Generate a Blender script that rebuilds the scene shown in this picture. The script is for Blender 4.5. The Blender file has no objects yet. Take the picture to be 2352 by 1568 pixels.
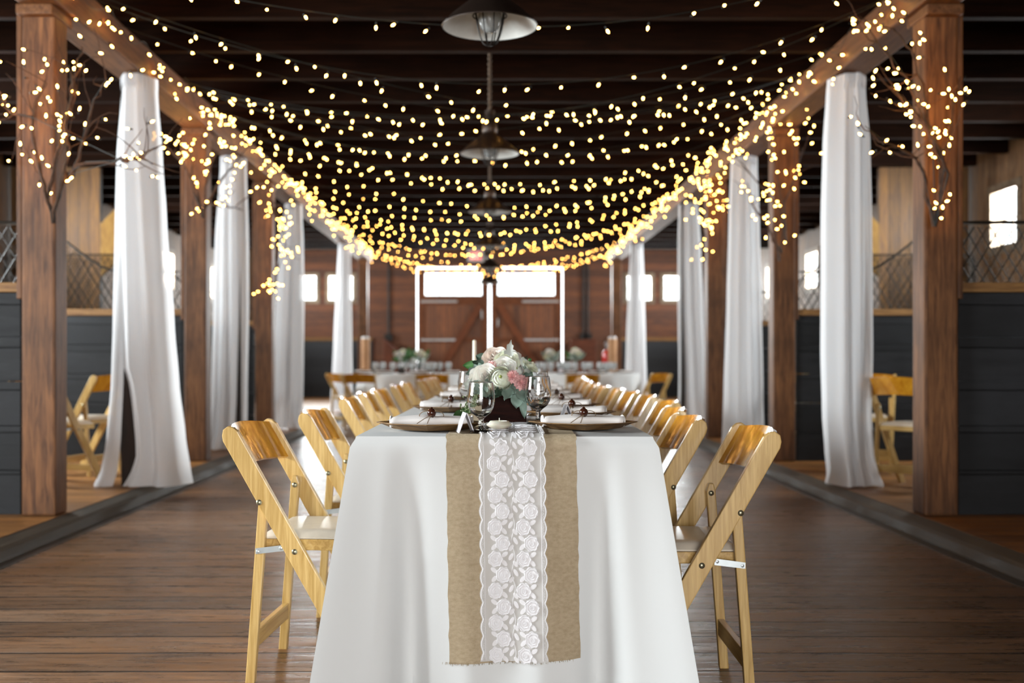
import bpy, bmesh, math, random
from mathutils import Vector, Matrix, noise as mnoise

# ------------------------------------------------------------------ camera, world, light, exposure
S = bpy.context.scene
C = S.collection
PI = math.pi
F, VX, VY, CAMZ = 2500.0, 1125.0, 825.0, 0.96      # focal length in px, vanishing point, lens height

cam = bpy.data.cameras.new('camera')
cam.sensor_fit = 'HORIZONTAL'
cam.sensor_width = 36.0
cam.lens = F / 2352.0 * 36.0
cam.shift_x = (1176 - VX) / 2352.0
cam.shift_y = (VY - 784) / 2352.0
cam.clip_start, cam.clip_end = 0.05, 200
cam.dof.use_dof = True
cam.dof.focus_distance = 3.0
cam.dof.aperture_fstop = 2.5
camo = bpy.data.objects.new('camera', cam)
camo.location = (0, 0, CAMZ)
camo.rotation_euler = (PI / 2, 0, 0)
C.objects.link(camo)
S.camera = camo

W = bpy.data.worlds.new('overcast_sky')
S.world = W
W.use_nodes = True
bg = W.node_tree.nodes['Background']
bg.inputs['Color'].default_value = (0.95, 0.98, 1.0, 1)
bg.inputs['Strength'].default_value = 5.0

def daylight(name, loc, rot, sx, sy, power, col):
    l = bpy.data.lights.new(name, 'AREA')
    l.shape = 'RECTANGLE'
    l.size, l.size_y, l.energy, l.color = sx, sy, power, col
    o = bpy.data.objects.new(name, l)
    o.location, o.rotation_euler = loc, rot
    C.objects.link(o)
    return o
# daylight through the open barn door behind the camera and through unseen near side windows, the right one added
daylight('door_daylight', (0.3, -6.2, 1.6), (PI / 2, 0, 0), 4.2, 3.0, 440, (1.0, 0.98, 0.95))
for wy, wp in ((2.6, 900), (8.2, 520)):
    daylight('window_daylight', (-5.70, wy, 2.0), (0, -PI / 2, 0), 1.7, 2.6 if wy < 5 else 1.6, wp, (0.93, 0.97, 1.0))
daylight('window_daylight', (5.70, 8.9, 2.0), (0, PI / 2, 0), 1.4, 1.3, 200, (0.93, 0.97, 1.0))  # added window light from out of view, brightens the right-hand curtains
for wy, wp in ((11.62, 170), (15.2, 330), (18.55, 360), (21.2, 340), (23.75, 300)):
    daylight('window_daylight', (-5.70, wy, 2.48), (0, -PI / 2, 0), .62, .62, wp, (0.96, 0.98, 1.0))
    daylight('window_daylight', (5.70, wy, 2.48), (0, PI / 2, 0), .62, .62, wp * .9, (0.96, 0.98, 1.0))
for wx, wp in ((-.84, 260), (.84, 260)):
    daylight('window_daylight', (wx, 25.45, 2.7), (-PI / 2, 0, 0), 1.3, .5, wp, (0.97, 0.99, 1.0))
for wx in (-4.3, -3.45, 3.45, 4.3):
    daylight('window_daylight', (wx, 25.45, 2.6), (-PI / 2, 0, 0), .58, .58, 160, (0.97, 0.99, 1.0))

S.view_settings.view_transform = 'Standard'
S.view_settings.look = 'None'
S.view_settings.gamma = 1
S.view_settings.use_curve_mapping = False
S.view_settings.exposure = 0.0
cy = S.cycles
cy.use_denoising = True
cy.max_bounces = 12
cy.diffuse_bounces = 3
cy.glossy_bounces = 3
cy.transmission_bounces = 12
cy.transparent_max_bounces = 12
cy.caustics_reflective = False
cy.caustics_refractive = False
cy.sample_clamp_indirect = 4.0

# ------------------------------------------------------------------ helpers
def P(px, py, d):
    return Vector(((px - VX) * d / F, d, CAMZ + (VY - py) * d / F))

class MB:
    """collects shapes, then links them as ONE mesh object"""
    def __init__(s):
        s.v, s.f, s.mi, s.m = [], [], [], 0
    def add(s, vs, fs, M=None):
        o = len(s.v)
        s.v += [tuple(M @ Vector(v)) if M else tuple(v) for v in vs]
        s.f += [tuple(i + o for i in f) for f in fs]
        s.mi += [s.m] * len(fs)
        return s
    def box(s, a, b, M=None):
        (x0, y0, z0), (x1, y1, z1) = a, b
        return s.add([(x0, y0, z0), (x1, y0, z0), (x1, y1, z0), (x0, y1, z0), (x0, y0, z1), (x1, y0, z1), (x1, y1, z1), (x0, y1, z1)],
                     [(0, 3, 2, 1), (4, 5, 6, 7), (0, 1, 5, 4), (1, 2, 6, 5), (2, 3, 7, 6), (3, 0, 4, 7)], M)
    def prism(s, poly, axis, a, b, M=None):
        """polygon in the two other axes, extruded along axis from a to b"""
        n = len(poly)
        def mk(p, t):
            return {0: (t, p[0], p[1]), 1: (p[0], t, p[1]), 2: (p[0], p[1], t)}[axis]
        vs = [mk(p, a) for p in poly] + [mk(p, b) for p in poly]
        fs = [tuple(range(n))[::-1], tuple(range(n, 2 * n))] + [(i, (i + 1) % n, n + (i + 1) % n, n + i) for i in range(n)]
        return s.add(vs, fs, M)
    def tube(s, pts, r, n=6, M=None, cap=True):
        pts = [Vector(p) for p in pts]
        rs = r if isinstance(r, (list, tuple)) else [r] * len(pts)
        vs, fs = [], []
        prev = None
        for i, p in enumerate(pts):
            t = (pts[min(i + 1, len(pts) - 1)] - pts[max(i - 1, 0)])
            t = t.normalized() if t.length > 1e-9 else Vector((0, 0, 1))
            if prev is None:
                a = Vector((0, 0, 1)) if abs(t.z) < .9 else Vector((1, 0, 0))
                u = t.cross(a).normalized()
            else:
                u = (prev - t * prev.dot(t))
                u = u.normalized() if u.length > 1e-6 else t.orthogonal().normalized()
            prev = u
            w = t.cross(u)
            for k in range(n):
                c = 2 * PI * k / n
                vs.append(p + (u * math.cos(c) + w * math.sin(c)) * rs[i])
        for i in range(len(pts) - 1):
            for k in range(n):
                a, b = i * n + k, i * n + (k + 1) % n
                fs.append((a, b, b + n, a + n))
        if cap:
            fs.append(tuple(range(n))[::-1])
            fs.append(tuple(range((len(pts) - 1) * n, len(pts) * n)))
        return s.add(vs, fs, M)
    def lathe(s, prof, n=24, M=None):
        vs, fs = [], []
        for r, z in prof:
            for k in range(n):
                c = 2 * PI * k / n
                vs.append((r * math.cos(c), r * math.sin(c), z))
        for i in range(len(prof) - 1):
            for k in range(n):
                a, b = i * n + k, i * n + (k + 1) % n
                fs.append((a, b, b + n, a + n))
        if prof[0][0] < .001: fs.append(tuple(range(n))[::-1])
        if prof[-1][0] < .001: fs.append(tuple(range((len(prof) - 1) * n, len(prof) * n)))
        return s.add(vs, fs, M)
    def ell(s, c, r, n=12, m=8, M=None):
        r = r if isinstance(r, (tuple, list)) else (r, r, r)
        vs, fs = [], []
        for j in range(m + 1):
            p = PI * j / m
            q = max(math.sin(p), 1e-3)
            for k in range(n):
                t = 2 * PI * k / n
                vs.append((c[0] + r[0] * q * math.cos(t), c[1] + r[1] * q * math.sin(t), c[2] - r[2] * math.cos(p)))
        for j in range(m):
            for k in range(n):
                a, b = j * n + k, j * n + (k + 1) % n
                fs.append((a, b, b + n, a + n))
        return s.add(vs, fs, M)
    def grid(s, fn, nu, nv, M=None, closed=False):
        vs = [fn(i / nu, j / nv) for j in range(nv + 1) for i in range(nu + (0 if closed else 1))]
        w = nu if closed else nu + 1
        fs = [(j * w + i, j * w + (i + 1) % w, (j + 1) * w + (i + 1) % w, (j + 1) * w + i) for j in range(nv) for i in range(nu)]
        return s.add(vs, fs, M)
    def mesh(s, name, mats, smooth=False, bevel=0, solid=0):
        me = bpy.data.meshes.new(name)
        me.from_pydata(s.v, [], s.f)
        for m in (mats if isinstance(mats, (list, tuple)) else [mats]):
            me.materials.append(m)
        me.polygons.foreach_set('material_index', s.mi)
        me.polygons.foreach_set('use_smooth', [smooth] * len(me.polygons))
        bm = bmesh.new(); bm.from_mesh(me)
        bmesh.ops.recalc_face_normals(bm, faces=bm.faces)
        if bevel:
            ed = [e for e in bm.edges if len(e.link_faces) == 2 and e.calc_face_angle(0) > .6]
            bmesh.ops.bevel(bm, geom=ed, offset=bevel, segments=2, affect='EDGES', profile=.6)
        bm.to_mesh(me); bm.free()
        if smooth: me.set_sharp_from_angle(angle=math.radians(55))
        me.update()
        return me
    def build(s, name, mats, parent=None, smooth=False, bevel=0, solid=0, loc=None, rot=0):
        o = bpy.data.objects.new(name, s.mesh(name, mats, smooth, bevel))
        C.objects.link(o)
        if parent: o.parent = parent
        if loc: o.location = loc
        if rot: o.rotation_euler = (0, 0, rot)
        if solid:
            md = o.modifiers.new('thickness', 'SOLIDIFY'); md.thickness = solid; md.offset = 0
        return o

def tag(o, label, cat, group=None):
    o['label'], o['category'] = label, cat
    if group: o['group'] = group
    return o
def thing(name, label, cat, loc=(0, 0, 0), rot=0, group=None):
    o = bpy.data.objects.new(name, None)
    o.empty_display_size = .1
    C.objects.link(o)
    o.location = loc; o.rotation_euler = (0, 0, rot)
    return tag(o, label, cat, group)
def structure(o):
    o['kind'] = 'structure'
    return o
def dup(root, loc, rot, label, group=None):
    r = root.copy(); C.objects.link(r)
    r.location = loc; r.rotation_euler = (0, 0, rot) if not isinstance(rot, tuple) else rot
    r['label'] = label
    if group: r['group'] = group
    for ch in root.children:
        c = ch.copy(); C.objects.link(c); c.parent = r
        for g in ch.children:
            d = g.copy(); C.objects.link(d); d.parent = c
    return r
ORD = ['zeroth', 'first', 'second', 'third', 'fourth', 'fifth', 'sixth', 'seventh', 'eighth', 'ninth', 'tenth', 'eleventh', 'twelfth',
       'thirteenth', 'fourteenth', 'fifteenth', 'sixteenth', 'seventeenth', 'eighteenth', 'nineteenth', 'twentieth', 'twenty-first',
       'twenty-second', 'twenty-third', 'twenty-fourth', 'twenty-fifth', 'twenty-sixth', 'twenty-seventh', 'twenty-eighth',
       'twenty-ninth', 'thirtieth', 'thirty-first', 'thirty-second', 'thirty-third', 'thirty-fourth']

# ------------------------------------------------------------------ materials
def lin(h):
    h = h.lstrip('#')
    f = lambda c: c / 12.92 if c <= .04045 else ((c + .055) / 1.055) ** 2.4
    return tuple(f(int(h[i:i + 2], 16) / 255) for i in (0, 2, 4)) + (1,)
def sock(nt, v, inp):
    if hasattr(v, 'is_linked'): nt.links.new(v, inp)
    else: inp.default_value = v
def nd(nt, typ, ins=None, **pr):
    n = nt.nodes.new('ShaderNode' + typ)
    for k, v in pr.items(): setattr(n, k, v)
    for k, v in (ins or {}).items(): sock(nt, v, n.inputs[k])
    return n
def mth(nt, op, a, b=None, c=None):
    n = nt.nodes.new('ShaderNodeMath'); n.operation = op
    for i, v in enumerate((a, b, c)):
        if v is not None: sock(nt, v, n.inputs[i])
    return n.outputs[0]
def mixc(nt, f, a, b, mode='MIX'):
    n = nt.nodes.new('ShaderNodeMix'); n.data_type = 'RGBA'; n.blend_type = mode
    sock(nt, f, n.inputs[0]); sock(nt, a, n.inputs[6]); sock(nt, b, n.inputs[7])
    return n.outputs[2]
def mrange(nt, v, a, b, c, d):
    n = nd(nt, 'MapRange', {0: v, 1: a, 2: b, 3: c, 4: d})
    return n.outputs[0]
def base(name, color=(.5, .5, .5, 1), rough=.5, **kw):
    m = bpy.data.materials.new(name); m.use_nodes = True
    nt = m.node_tree
    b = nt.nodes['Principled BSDF']
    b.inputs['Base Color'].default_value = color
    b.inputs['Roughness'].default_value = rough
    for k, v in kw.items():
        b.inputs[k.replace('_', ' ')].default_value = v
    return m, nt, b
def flat(name, hexc, rough=.5, **kw):
    """plain material with a faint procedural mottling"""
    m, nt, b = base(name, lin(hexc), rough, **kw)
    tc = nd(nt, 'TexCoord')
    n = nd(nt, 'TexNoise', {'Vector': tc.outputs['Object'], 'Scale': 35.0, 'Detail': 3.0})
    c = lin(hexc)
    nt.links.new(mixc(nt, n.outputs[0], tuple(x * .88 for x in c[:3]) + (1,), tuple(min(1, x * 1.1) for x in c[:3]) + (1,)), b.inputs['Base Color'])
    return m
def wood(name, dark, light, sc=(1, 1, 12), rough=.5, bump=.15, rot=(0, 0, 0), coat=0, stain=.4, freq=6, rand=.25, crough=.1, spec=.25):
    m, nt, b = base(name, rough=rough)
    b.inputs['Specular IOR Level'].default_value = spec
    tc = nd(nt, 'TexCoord')
    oi = nd(nt, 'ObjectInfo')
    mp = nd(nt, 'Mapping', {'Vector': tc.outputs['Object'], 'Rotation': rot, 'Scale': sc})
    off = nd(nt, 'VectorMath', {0: mp.outputs[0]}, operation='ADD')
    cx = nd(nt, 'CombineXYZ', {0: mth(nt, 'MULTIPLY', oi.outputs['Random'], 37.0), 1: mth(nt, 'MULTIPLY', oi.outputs['Random'], 11.0)})
    nt.links.new(cx.outputs[0], off.inputs[1])
    g = nd(nt, 'TexNoise', {'Vector': off.outputs[0], 'Scale': float(freq), 'Detail': 6.0, 'Roughness': .62, 'Distortion': .8})
    f = mrange(nt, g.outputs[0], .3, .72, 0., 1.)
    col = mixc(nt, f, lin(dark), lin(light))
    g2 = nd(nt, 'TexNoise', {'Vector': tc.outputs['Object'], 'Scale': 2.3, 'Detail': 4.0})
    sf = mth(nt, 'MULTIPLY', mrange(nt, g2.outputs[0], .45, .75, 0., 1.), stain)
    d = lin(dark)
    col = mixc(nt, sf, col, tuple(x * .55 for x in d[:3]) + (1,))
    hv = nd(nt, 'HueSaturation', {'Color': col, 'Value': mrange(nt, oi.outputs['Random'], 0., 1., 1 - rand, 1 + rand * .6)})
    nt.links.new(hv.outputs[0], b.inputs['Base Color'])
    bp = nd(nt, 'Bump', {'Strength': bump, 'Distance': .004, 'Height': g.outputs[0]})
    nt.links.new(bp.outputs[0], b.inputs['Normal'])
    if coat:
        b.inputs['Coat Weight'].default_value = coat
        b.inputs['Coat Roughness'].default_value = crough
    return m
def planks(name, across, pitch, along, dark, light, rough=(.3, .6), gap=.03, bump=.5, worn=None, wornamt=.5, gapcol='0a0806', spec=.5, wave=0., vary=(.62, 1.2)):
    m, nt, b = base(name)
    b.inputs['Specular IOR Level'].default_value = spec
    tc = nd(nt, 'TexCoord')
    sp = nd(nt, 'SeparateXYZ', {0: tc.outputs['Object']})
    a = mth(nt, 'DIVIDE', sp.outputs[across], pitch)
    wob = nd(nt, 'TexNoise', {'Vector': tc.outputs['Object'], 'Scale': 1.2, 'Detail': 2.0})
    a = mth(nt, 'ADD', a, mth(nt, 'MULTIPLY', wob.outputs[0], .12))
    fr = mth(nt, 'FRACT', a); idn = mth(nt, 'FLOOR', a)
    wn = nd(nt, 'TexWhiteNoise', {'W': idn}, noise_dimensions='1D')
    gm = mrange(nt, mth(nt, 'ABSOLUTE', mth(nt, 'SUBTRACT', fr, .5)), .5 - gap, .5 - gap * .35, 0., 1.)
    comp = [None, None, None]
    for ax in range(3):
        if ax == along: comp[ax] = mth(nt, 'ADD', mth(nt, 'MULTIPLY', sp.outputs[ax], 3.4), mth(nt, 'MULTIPLY', idn, 7.31))
        else: comp[ax] = mth(nt, 'MULTIPLY', sp.outputs[ax], 26.0)
    cv = nd(nt, 'CombineXYZ', {0: comp[0], 1: comp[1], 2: comp[2]})
    g = nd(nt, 'TexNoise', {'Vector': cv.outputs[0], 'Scale': 1.0, 'Detail': 8.0, 'Roughness': .68, 'Distortion': .5})
    col = mixc(nt, mrange(nt, g.outputs[0], .3, .72, 0., 1.), lin(dark), lin(light))
    if worn:
        pn = nd(nt, 'TexNoise', {'Vector': tc.outputs['Object'], 'Scale': .9, 'Detail': 6.0, 'Roughness': .65})
        col = mixc(nt, mth(nt, 'MULTIPLY', mrange(nt, pn.outputs[0], .42, .68, 0., 1.), wornamt), col, lin(worn))
    hv = nd(nt, 'HueSaturation', {'Color': col, 'Value': mrange(nt, wn.outputs[0], 0., 1., vary[0], vary[1])})
    col = mixc(nt, gm, hv.outputs[0], lin(gapcol))
    nt.links.new(col, b.inputs['Base Color'])
    nt.links.new(mrange(nt, g.outputs[0], .25, .75, rough[0], rough[1]), b.inputs['Roughness'])
    h = mth(nt, 'SUBTRACT', g.outputs[0], mth(nt, 'MULTIPLY', gm, 1.6))
    if wave:
        c2 = [None] * 3
        for ax in range(3): c2[ax] = mth(nt, 'MULTIPLY', sp.outputs[ax], .8 if ax == along else 9.0)
        cv2 = nd(nt, 'CombineXYZ', {0: c2[0], 1: c2[1], 2: c2[2]})
        g3 = nd(nt, 'TexNoise', {'Vector': cv2.outputs[0], 'Scale': 1.0, 'Detail': 3.0})
        h = mth(nt, 'ADD', h, mth(nt, 'MULTIPLY', g3.outputs[0], wave))
    bp = nd(nt, 'Bump', {'Strength': bump, 'Distance': .006, 'Height': h})
    nt.links.new(bp.outputs[0], b.inputs['Normal'])
    return m
def fabric(name, hexc, trans=0., alpha=1., rough=.9, weave=0., sheen=0., dark=None):
    m, nt, b = base(name, lin(hexc), rough)
    b.inputs['Specular IOR Level'].default_value = .15
    out = nt.nodes['Material Output']
    sh = b.outputs[0]
    tc = nd(nt, 'TexCoord')
    if weave:
        w1 = nd(nt, 'TexWave', {'Vector': tc.outputs['Object'], 'Scale': weave, 'Distortion': 1.5, 'Detail': 2.0, 'Detail Scale': 3.0}, bands_direction='X')
        w2 = nd(nt, 'TexWave', {'Vector': tc.outputs['Object'], 'Scale': weave, 'Distortion': 1.5, 'Detail': 2.0, 'Detail Scale': 3.0}, bands_direction='Z')
        h = mth(nt, 'ADD', w1.outputs['Fac'], w2.outputs['Fac'])
        bp = nd(nt, 'Bump', {'Strength': .5, 'Distance': .002, 'Height': h})
        nt.links.new(bp.outputs[0], b.inputs['Normal'])
        n = nd(nt, 'TexNoise', {'Vector': nd(nt, 'Mapping', {'Vector': tc.outputs['Object'], 'Scale': (14, 14, 22)}).outputs[0], 'Scale': 6.0, 'Detail': 6.0})
        f = mth(nt, 'MULTIPLY_ADD', h, .3, mth(nt, 'MULTIPLY', n.outputs[0], .7))
        nt.links.new(mixc(nt, mrange(nt, f, .3, .95, 0., 1.), lin(dark), lin(hexc)), b.inputs['Base Color'])
    if trans:
        t = nd(nt, 'BsdfTranslucent', {'Color': lin(hexc)})
        mx = nd(nt, 'MixShader', {0: trans, 1: sh, 2: t.outputs[0]}); sh = mx.outputs[0]
    if alpha < 1:
        t = nd(nt, 'BsdfTransparent')
        mx = nd(nt, 'MixShader', {0: 1 - alpha, 1: sh, 2: t.outputs[0]}); sh = mx.outputs[0]
    nt.links.new(sh, out.inputs[0])
    return m
def pane(name):
    m = bpy.data.materials.new(name); m.use_nodes = True
    nt = m.node_tree; out = nt.nodes['Material Output']
    t = nd(nt, 'BsdfTransparent', {'Color': (.95, .97, .97, 1)})
    g = nd(nt, 'BsdfGlossy', {'Roughness': .02})
    mx = nd(nt, 'MixShader', {0: .05, 1: t.outputs[0], 2: g.outputs[0]})
    nt.links.new(mx.outputs[0], out.inputs[0])
    return m
def glass(name):
    m, nt, b = base(name, (1, 1, 1, 1), 0.0, Transmission_Weight=1.0, IOR=1.45)
    return m
def emit(name, col, strength, cam_core=None):
    m, nt, b = base(name, (.9, .8, .6, 1), .2)
    b.inputs['Emission Color'].default_value = col
    b.inputs['Emission Strength'].default_value = strength
    return m

M = {}
M['floor'] = planks('floor_planks', 1, .21, 0, '38210f', '8f6440', (.16, .46), .04, .9, '76675a', .5, wave=1.8, vary=(.6, 1.2))
M['stallfloor'] = planks('stall_floor_planks', 1, .16, 0, '5f3a18', 'a8733a', (.3, .6), .03, .3)
M['sill'] = planks('worn_sill', 0, .9, 1, '2f2922', '655c50', (.45, .8), .01, .6, '4b443a', .6, spec=.25)
M['strip'] = flat('gutter_strip', '4b4947', .35, Metallic=.4)
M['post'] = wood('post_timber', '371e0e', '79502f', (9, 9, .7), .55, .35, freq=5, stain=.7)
M['beam'] = wood('beam_timber', '43260f', '79502f', (9, .6, 9), .6, .3, freq=5)
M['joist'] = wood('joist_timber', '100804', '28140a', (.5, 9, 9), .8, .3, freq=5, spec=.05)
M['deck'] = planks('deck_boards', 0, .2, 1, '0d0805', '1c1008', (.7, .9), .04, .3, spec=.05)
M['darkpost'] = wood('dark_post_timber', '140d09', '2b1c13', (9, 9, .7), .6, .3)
M['paint'] = planks('dark_painted_boards', 2, .24, 0, '151516', '242425', (.5, .75), .02, .5, '34353a', .35, gapcol='050505', vary=(.75, 1.15), spec=.2)
M['cap'] = wood('worn_rail', '5b3a1d', '9a7344', (.7, 9, 9), .6, .3)
M['wallh'] = planks('wall_boards', 2, .16, 0, '3f1e0c', '70401f', (.55, .8), .03, .4)
M['wallside'] = planks('wall_boards_side', 1, .15, 2, '4a2d18', '8a6a48', (.55, .8), .03, .4)
M['wallcross'] = planks('wall_boards_cross', 0, .12, 2, '4c2f16', '7d5828', (.55, .8), .04, .4)
M['wainscot'] = planks('wainscot_boards', 2, .2, 1, '121316', '24262a', (.5, .7), .02, .3)
M['doorwood'] = planks('door_boards', 0, .14, 2, '4e2610', '85502c', (.5, .75), .04, .4)
M['doorframe'] = wood('door_frame_wood', '43210d', '6f3e20', (3, 3, 3), .55, .2)
M['brace'] = wood('door_brace_wood', '55280f', '80482a', (3, 3, 3), .5, .2)
M['binwood'] = wood('bin_wood', '3c1c0e', '6b3820', (.8, 8, 8), .6, .2)
M['ply'] = wood('plywood', '7a5424', 'a8803c', (3, 3, 1), .6, .1)
PR = math.atan(.57)
M['chairpost'] = wood('chair_post_wood', 'a98445', 'd8b678', (22, 22, 1.2), .38, .12, (0, PR, 0), .5, .08, 3, .12, .12)
M['chairleg'] = wood('chair_leg_wood', 'a98445', 'd8b678', (22, 22, 1.2), .38, .12, (0, 0, 0), .5, .08, 3, .12, .12)
M['chairbar'] = wood('chair_bar_wood', 'a17b3e', 'cca968', (22, 1.2, 22), .4, .12, (0, 0, 0), .5, .08, 3, .12, .12)
M['chairback'] = wood('chair_back_ply', 'a5620f', 'd89b2c', (9, 9, 2), .25, .04, (0, 0, 0), 1., .1, 2, .15, .06)
M['cushion'] = flat('ivory_vinyl', 'cfc3b2', .3)
M['zinc'] = flat('zinc', 'b9c0c2', .35, Metallic=.6)
M['bolt'] = flat('bolt_brass', '8f8a72', .3, Metallic=.9)
M['cloth'] = fabric('white_tablecloth', 'e6e8e8', .12)
M['curtain'] = fabric('sheer_curtain', 'eeeef0', .5, .92)
M['napkin'] = fabric('napkin_cotton', 'ece6e2')
M['burlap'] = fabric('burlap', 'cdbb9f', 0., 1., .95, 170., dark='a18d70')
M['lace'] = fabric('lace_white', 'f0eef0', .1)
M['lacenet'] = fabric('lace_net', 'e6e4e2', .1, .74)
M['plate'] = wood('palm_leaf_plate', '543a1e', '8d6c42', (3, 14, 14), .55, .15, freq=3)
M['bead'] = flat('brown_bell', '3b1d12', .18)
M['twine'] = flat('jute_twine', '7d664c', .9)
M['glass'] = glass('clear_glass')
M['farglass'] = flat('far_glass_painted_gleam', 'e8ecec', .22, Transmission_Weight=.6)  # whitish tint paints in the bright highlights of distant clear glass
M['wax'] = flat('ivory_wax', 'e8e2cf', .35, Subsurface_Weight=.2)
M['card'] = flat('white_card', 'e3e2ea', .7)
M['slate'] = flat('slate_card', '2a2523', .6)
M['boxwood'] = wood('dark_box_wood', '170906', '361811', (1.5, 1.5, 14), .65, .3, spec=.06)
M['pwhite'] = flat('petal_white', 'ece8df', .6, Subsurface_Weight=.15)
M['pcream'] = flat('petal_cream', 'e6e6cf', .6, Subsurface_Weight=.15)
M['pblush'] = flat('petal_blush', 'e9d9cd', .6, Subsurface_Weight=.15)
M['ppink'] = flat('petal_pink', 'e2a9a6', .6, Subsurface_Weight=.15)
M['pgreen'] = flat('flower_eye_green', '8f9a4a', .6)
M['lgrey'] = flat('leaf_silver_green', '768a7e', .55)
M['lsilver'] = flat('leaf_silver', 'b9bdb6', .7)
M['ldark'] = flat('leaf_dark_green', '35493a', .5)
M['lgreen'] = flat('leaf_green', '3e6b33', .5)
M['lberry'] = flat('seed_sprig', '6f7d55', .6)
M['bronze'] = flat('lamp_bronze', '2e231d', .4, Metallic=.5)
M['enamel'] = flat('lamp_enamel', 'e6e8e4', .3)
M['lampglass'] = flat('lamp_jar_glass', 'c8cac8', .08, Transmission_Weight=.6)
M['wire'] = flat('guard_wire', '17130f', .5, Metallic=.5)
M['chain'] = flat('rusty_rod', '4e4033', .6, Metallic=.5)
M['bulb'] = emit('warm_bulb', (1.0, .46, .09, 1), 48.0)
M['cable'] = flat('green_cable', '10150f', .6)
M['bark'] = wood('twig_bark', '2b1b12', '5a4030', (3, 3, 3), .8, .3)
M['red'] = flat('red_enamel', 'b31d10', .25)
M['exitred'] = emit('exit_letters', (1.0, .55, .5, 1), .9)
M['exitface'] = emit('exit_face', (1.0, .06, .06, 1), .8)
M['exitface'].node_tree.nodes['Principled BSDF'].inputs['Base Color'].default_value = (.5, .03, .03, 1)
M['white'] = flat('white_housing', 'b4b3b0', .5)
M['steel'] = flat('steel', '9a9a9a', .35, Metallic=.8)
M['mesh'] = flat('wire_mesh', '34302b', .45, Metallic=.6)
M['pane'] = pane('window_glass')
M['winframe'] = wood('window_frame_wood', '5d4a38', '9c8a74', (3, 3, 3), .6, .1)
M['conduit'] = flat('dark_conduit', '1b1815', .5, Metallic=.4)
M['tan'] = wood('tan_bollard', '8a6242', 'b58a62', (6, 6, 1), .6, .1)

# ------------------------------------------------------------------ the shell
XW, YF, YB, ZD, ZJ = 5.5, 25.2, -6.0, 3.5, 3.15
RF = .08                                        # stall floor height
structure(MB().box((-2.30, YB, -.1), (2.30, YF, 0)).build('floor', M['floor']))
for k, sgn in enumerate((-1, 1)):
    a, b = sorted((sgn * 2.42, sgn * XW))
    o = structure(MB().box((a, YB, -.1), (b, YF, RF)).build('floor', M['stallfloor']))
    poly = [(2.30, -.1), (2.30, .004), (2.315, .05), (2.34, .062), (2.42, .078), (2.42, -.1)]
    structure(MB().prism([(sgn * x, z) for x, z in poly], 1, YB, 22.2).build('trim_%d' % (k + 1), M['sill']))
    a, b = sorted((sgn * 2.235, sgn * 2.298))
    structure(MB().box((a, YB, 0), (b, 22.2, .004)).build('trim_%d' % (k + 3), M['strip']))
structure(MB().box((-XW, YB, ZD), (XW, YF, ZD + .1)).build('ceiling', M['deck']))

def holed(mb, axis, pos, th, lo, hi, zl, zh, holes):
    """wall slab with rectangular openings; axis 0 = wall across x at y=pos, 1 = along y at x=pos"""
    us = sorted({lo, hi} | {v for h in holes for v in h[:2] if lo < v < hi})
    zs = sorted({zl, zh} | {v for h in holes for v in h[2:] if zl < v < zh})
    for i in range(len(us) - 1):
        for j in range(len(zs) - 1):
            cu, cz = (us[i] + us[i + 1]) / 2, (zs[j] + zs[j + 1]) / 2
            if any(h[0] < cu < h[1] and h[2] < cz < h[3] for h in holes): continue
            if axis == 0: mb.box((us[i], pos, zs[j]), (us[i + 1], pos + th, zs[j + 1]))
            else: mb.box((pos, us[i], zs[j]), (pos + th, us[i + 1], zs[j + 1]))
    return mb
farwin = [(-4.60, -3.99, 2.30, 2.91), (-3.75, -3.14, 2.30, 2.91), (3.15, 3.76, 2.30, 2.91), (4.0, 4.61, 2.30, 2.91)]
structure(holed(MB(), 0, YF, .15, -XW, XW, 0, ZD, farwin + [(-1.70, 1.70, 0, 3.10)]).build('wall_back', M['wallh']))
sidewin = [(11.3, 11.95, 2.15, 2.8), (14.9, 15.5, 2.15, 2.8), (18.2, 18.9, 2.15, 2.8), (20.8, 21.6, 2.15, 2.8), (23.4, 24.1, 2.15, 2.8)]
nearwin = [(1.3, 3.9, 1.1, 2.9), (7.35, 9.05, 1.2, 2.8)]
added_rightwin = [(8.2, 9.6, 1.35, 2.65)]  # added opening, out of view, lets extra light in on the right
structure(holed(MB(), 1, -XW - .15, .15, YB, YF, 0, ZD, sidewin + nearwin).build('wall_left', M['wallside']))
structure(holed(MB(), 1, XW, .15, YB, YF, 0, ZD, sidewin + added_rightwin).build('wall_right', M['wallside']))
structure(holed(MB(), 0, YB - .15, .15, -XW, XW, 0, ZD, [(-1.8, 2.4, 0, 3.1)]).build('wall_front', M['wallh']))

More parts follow.
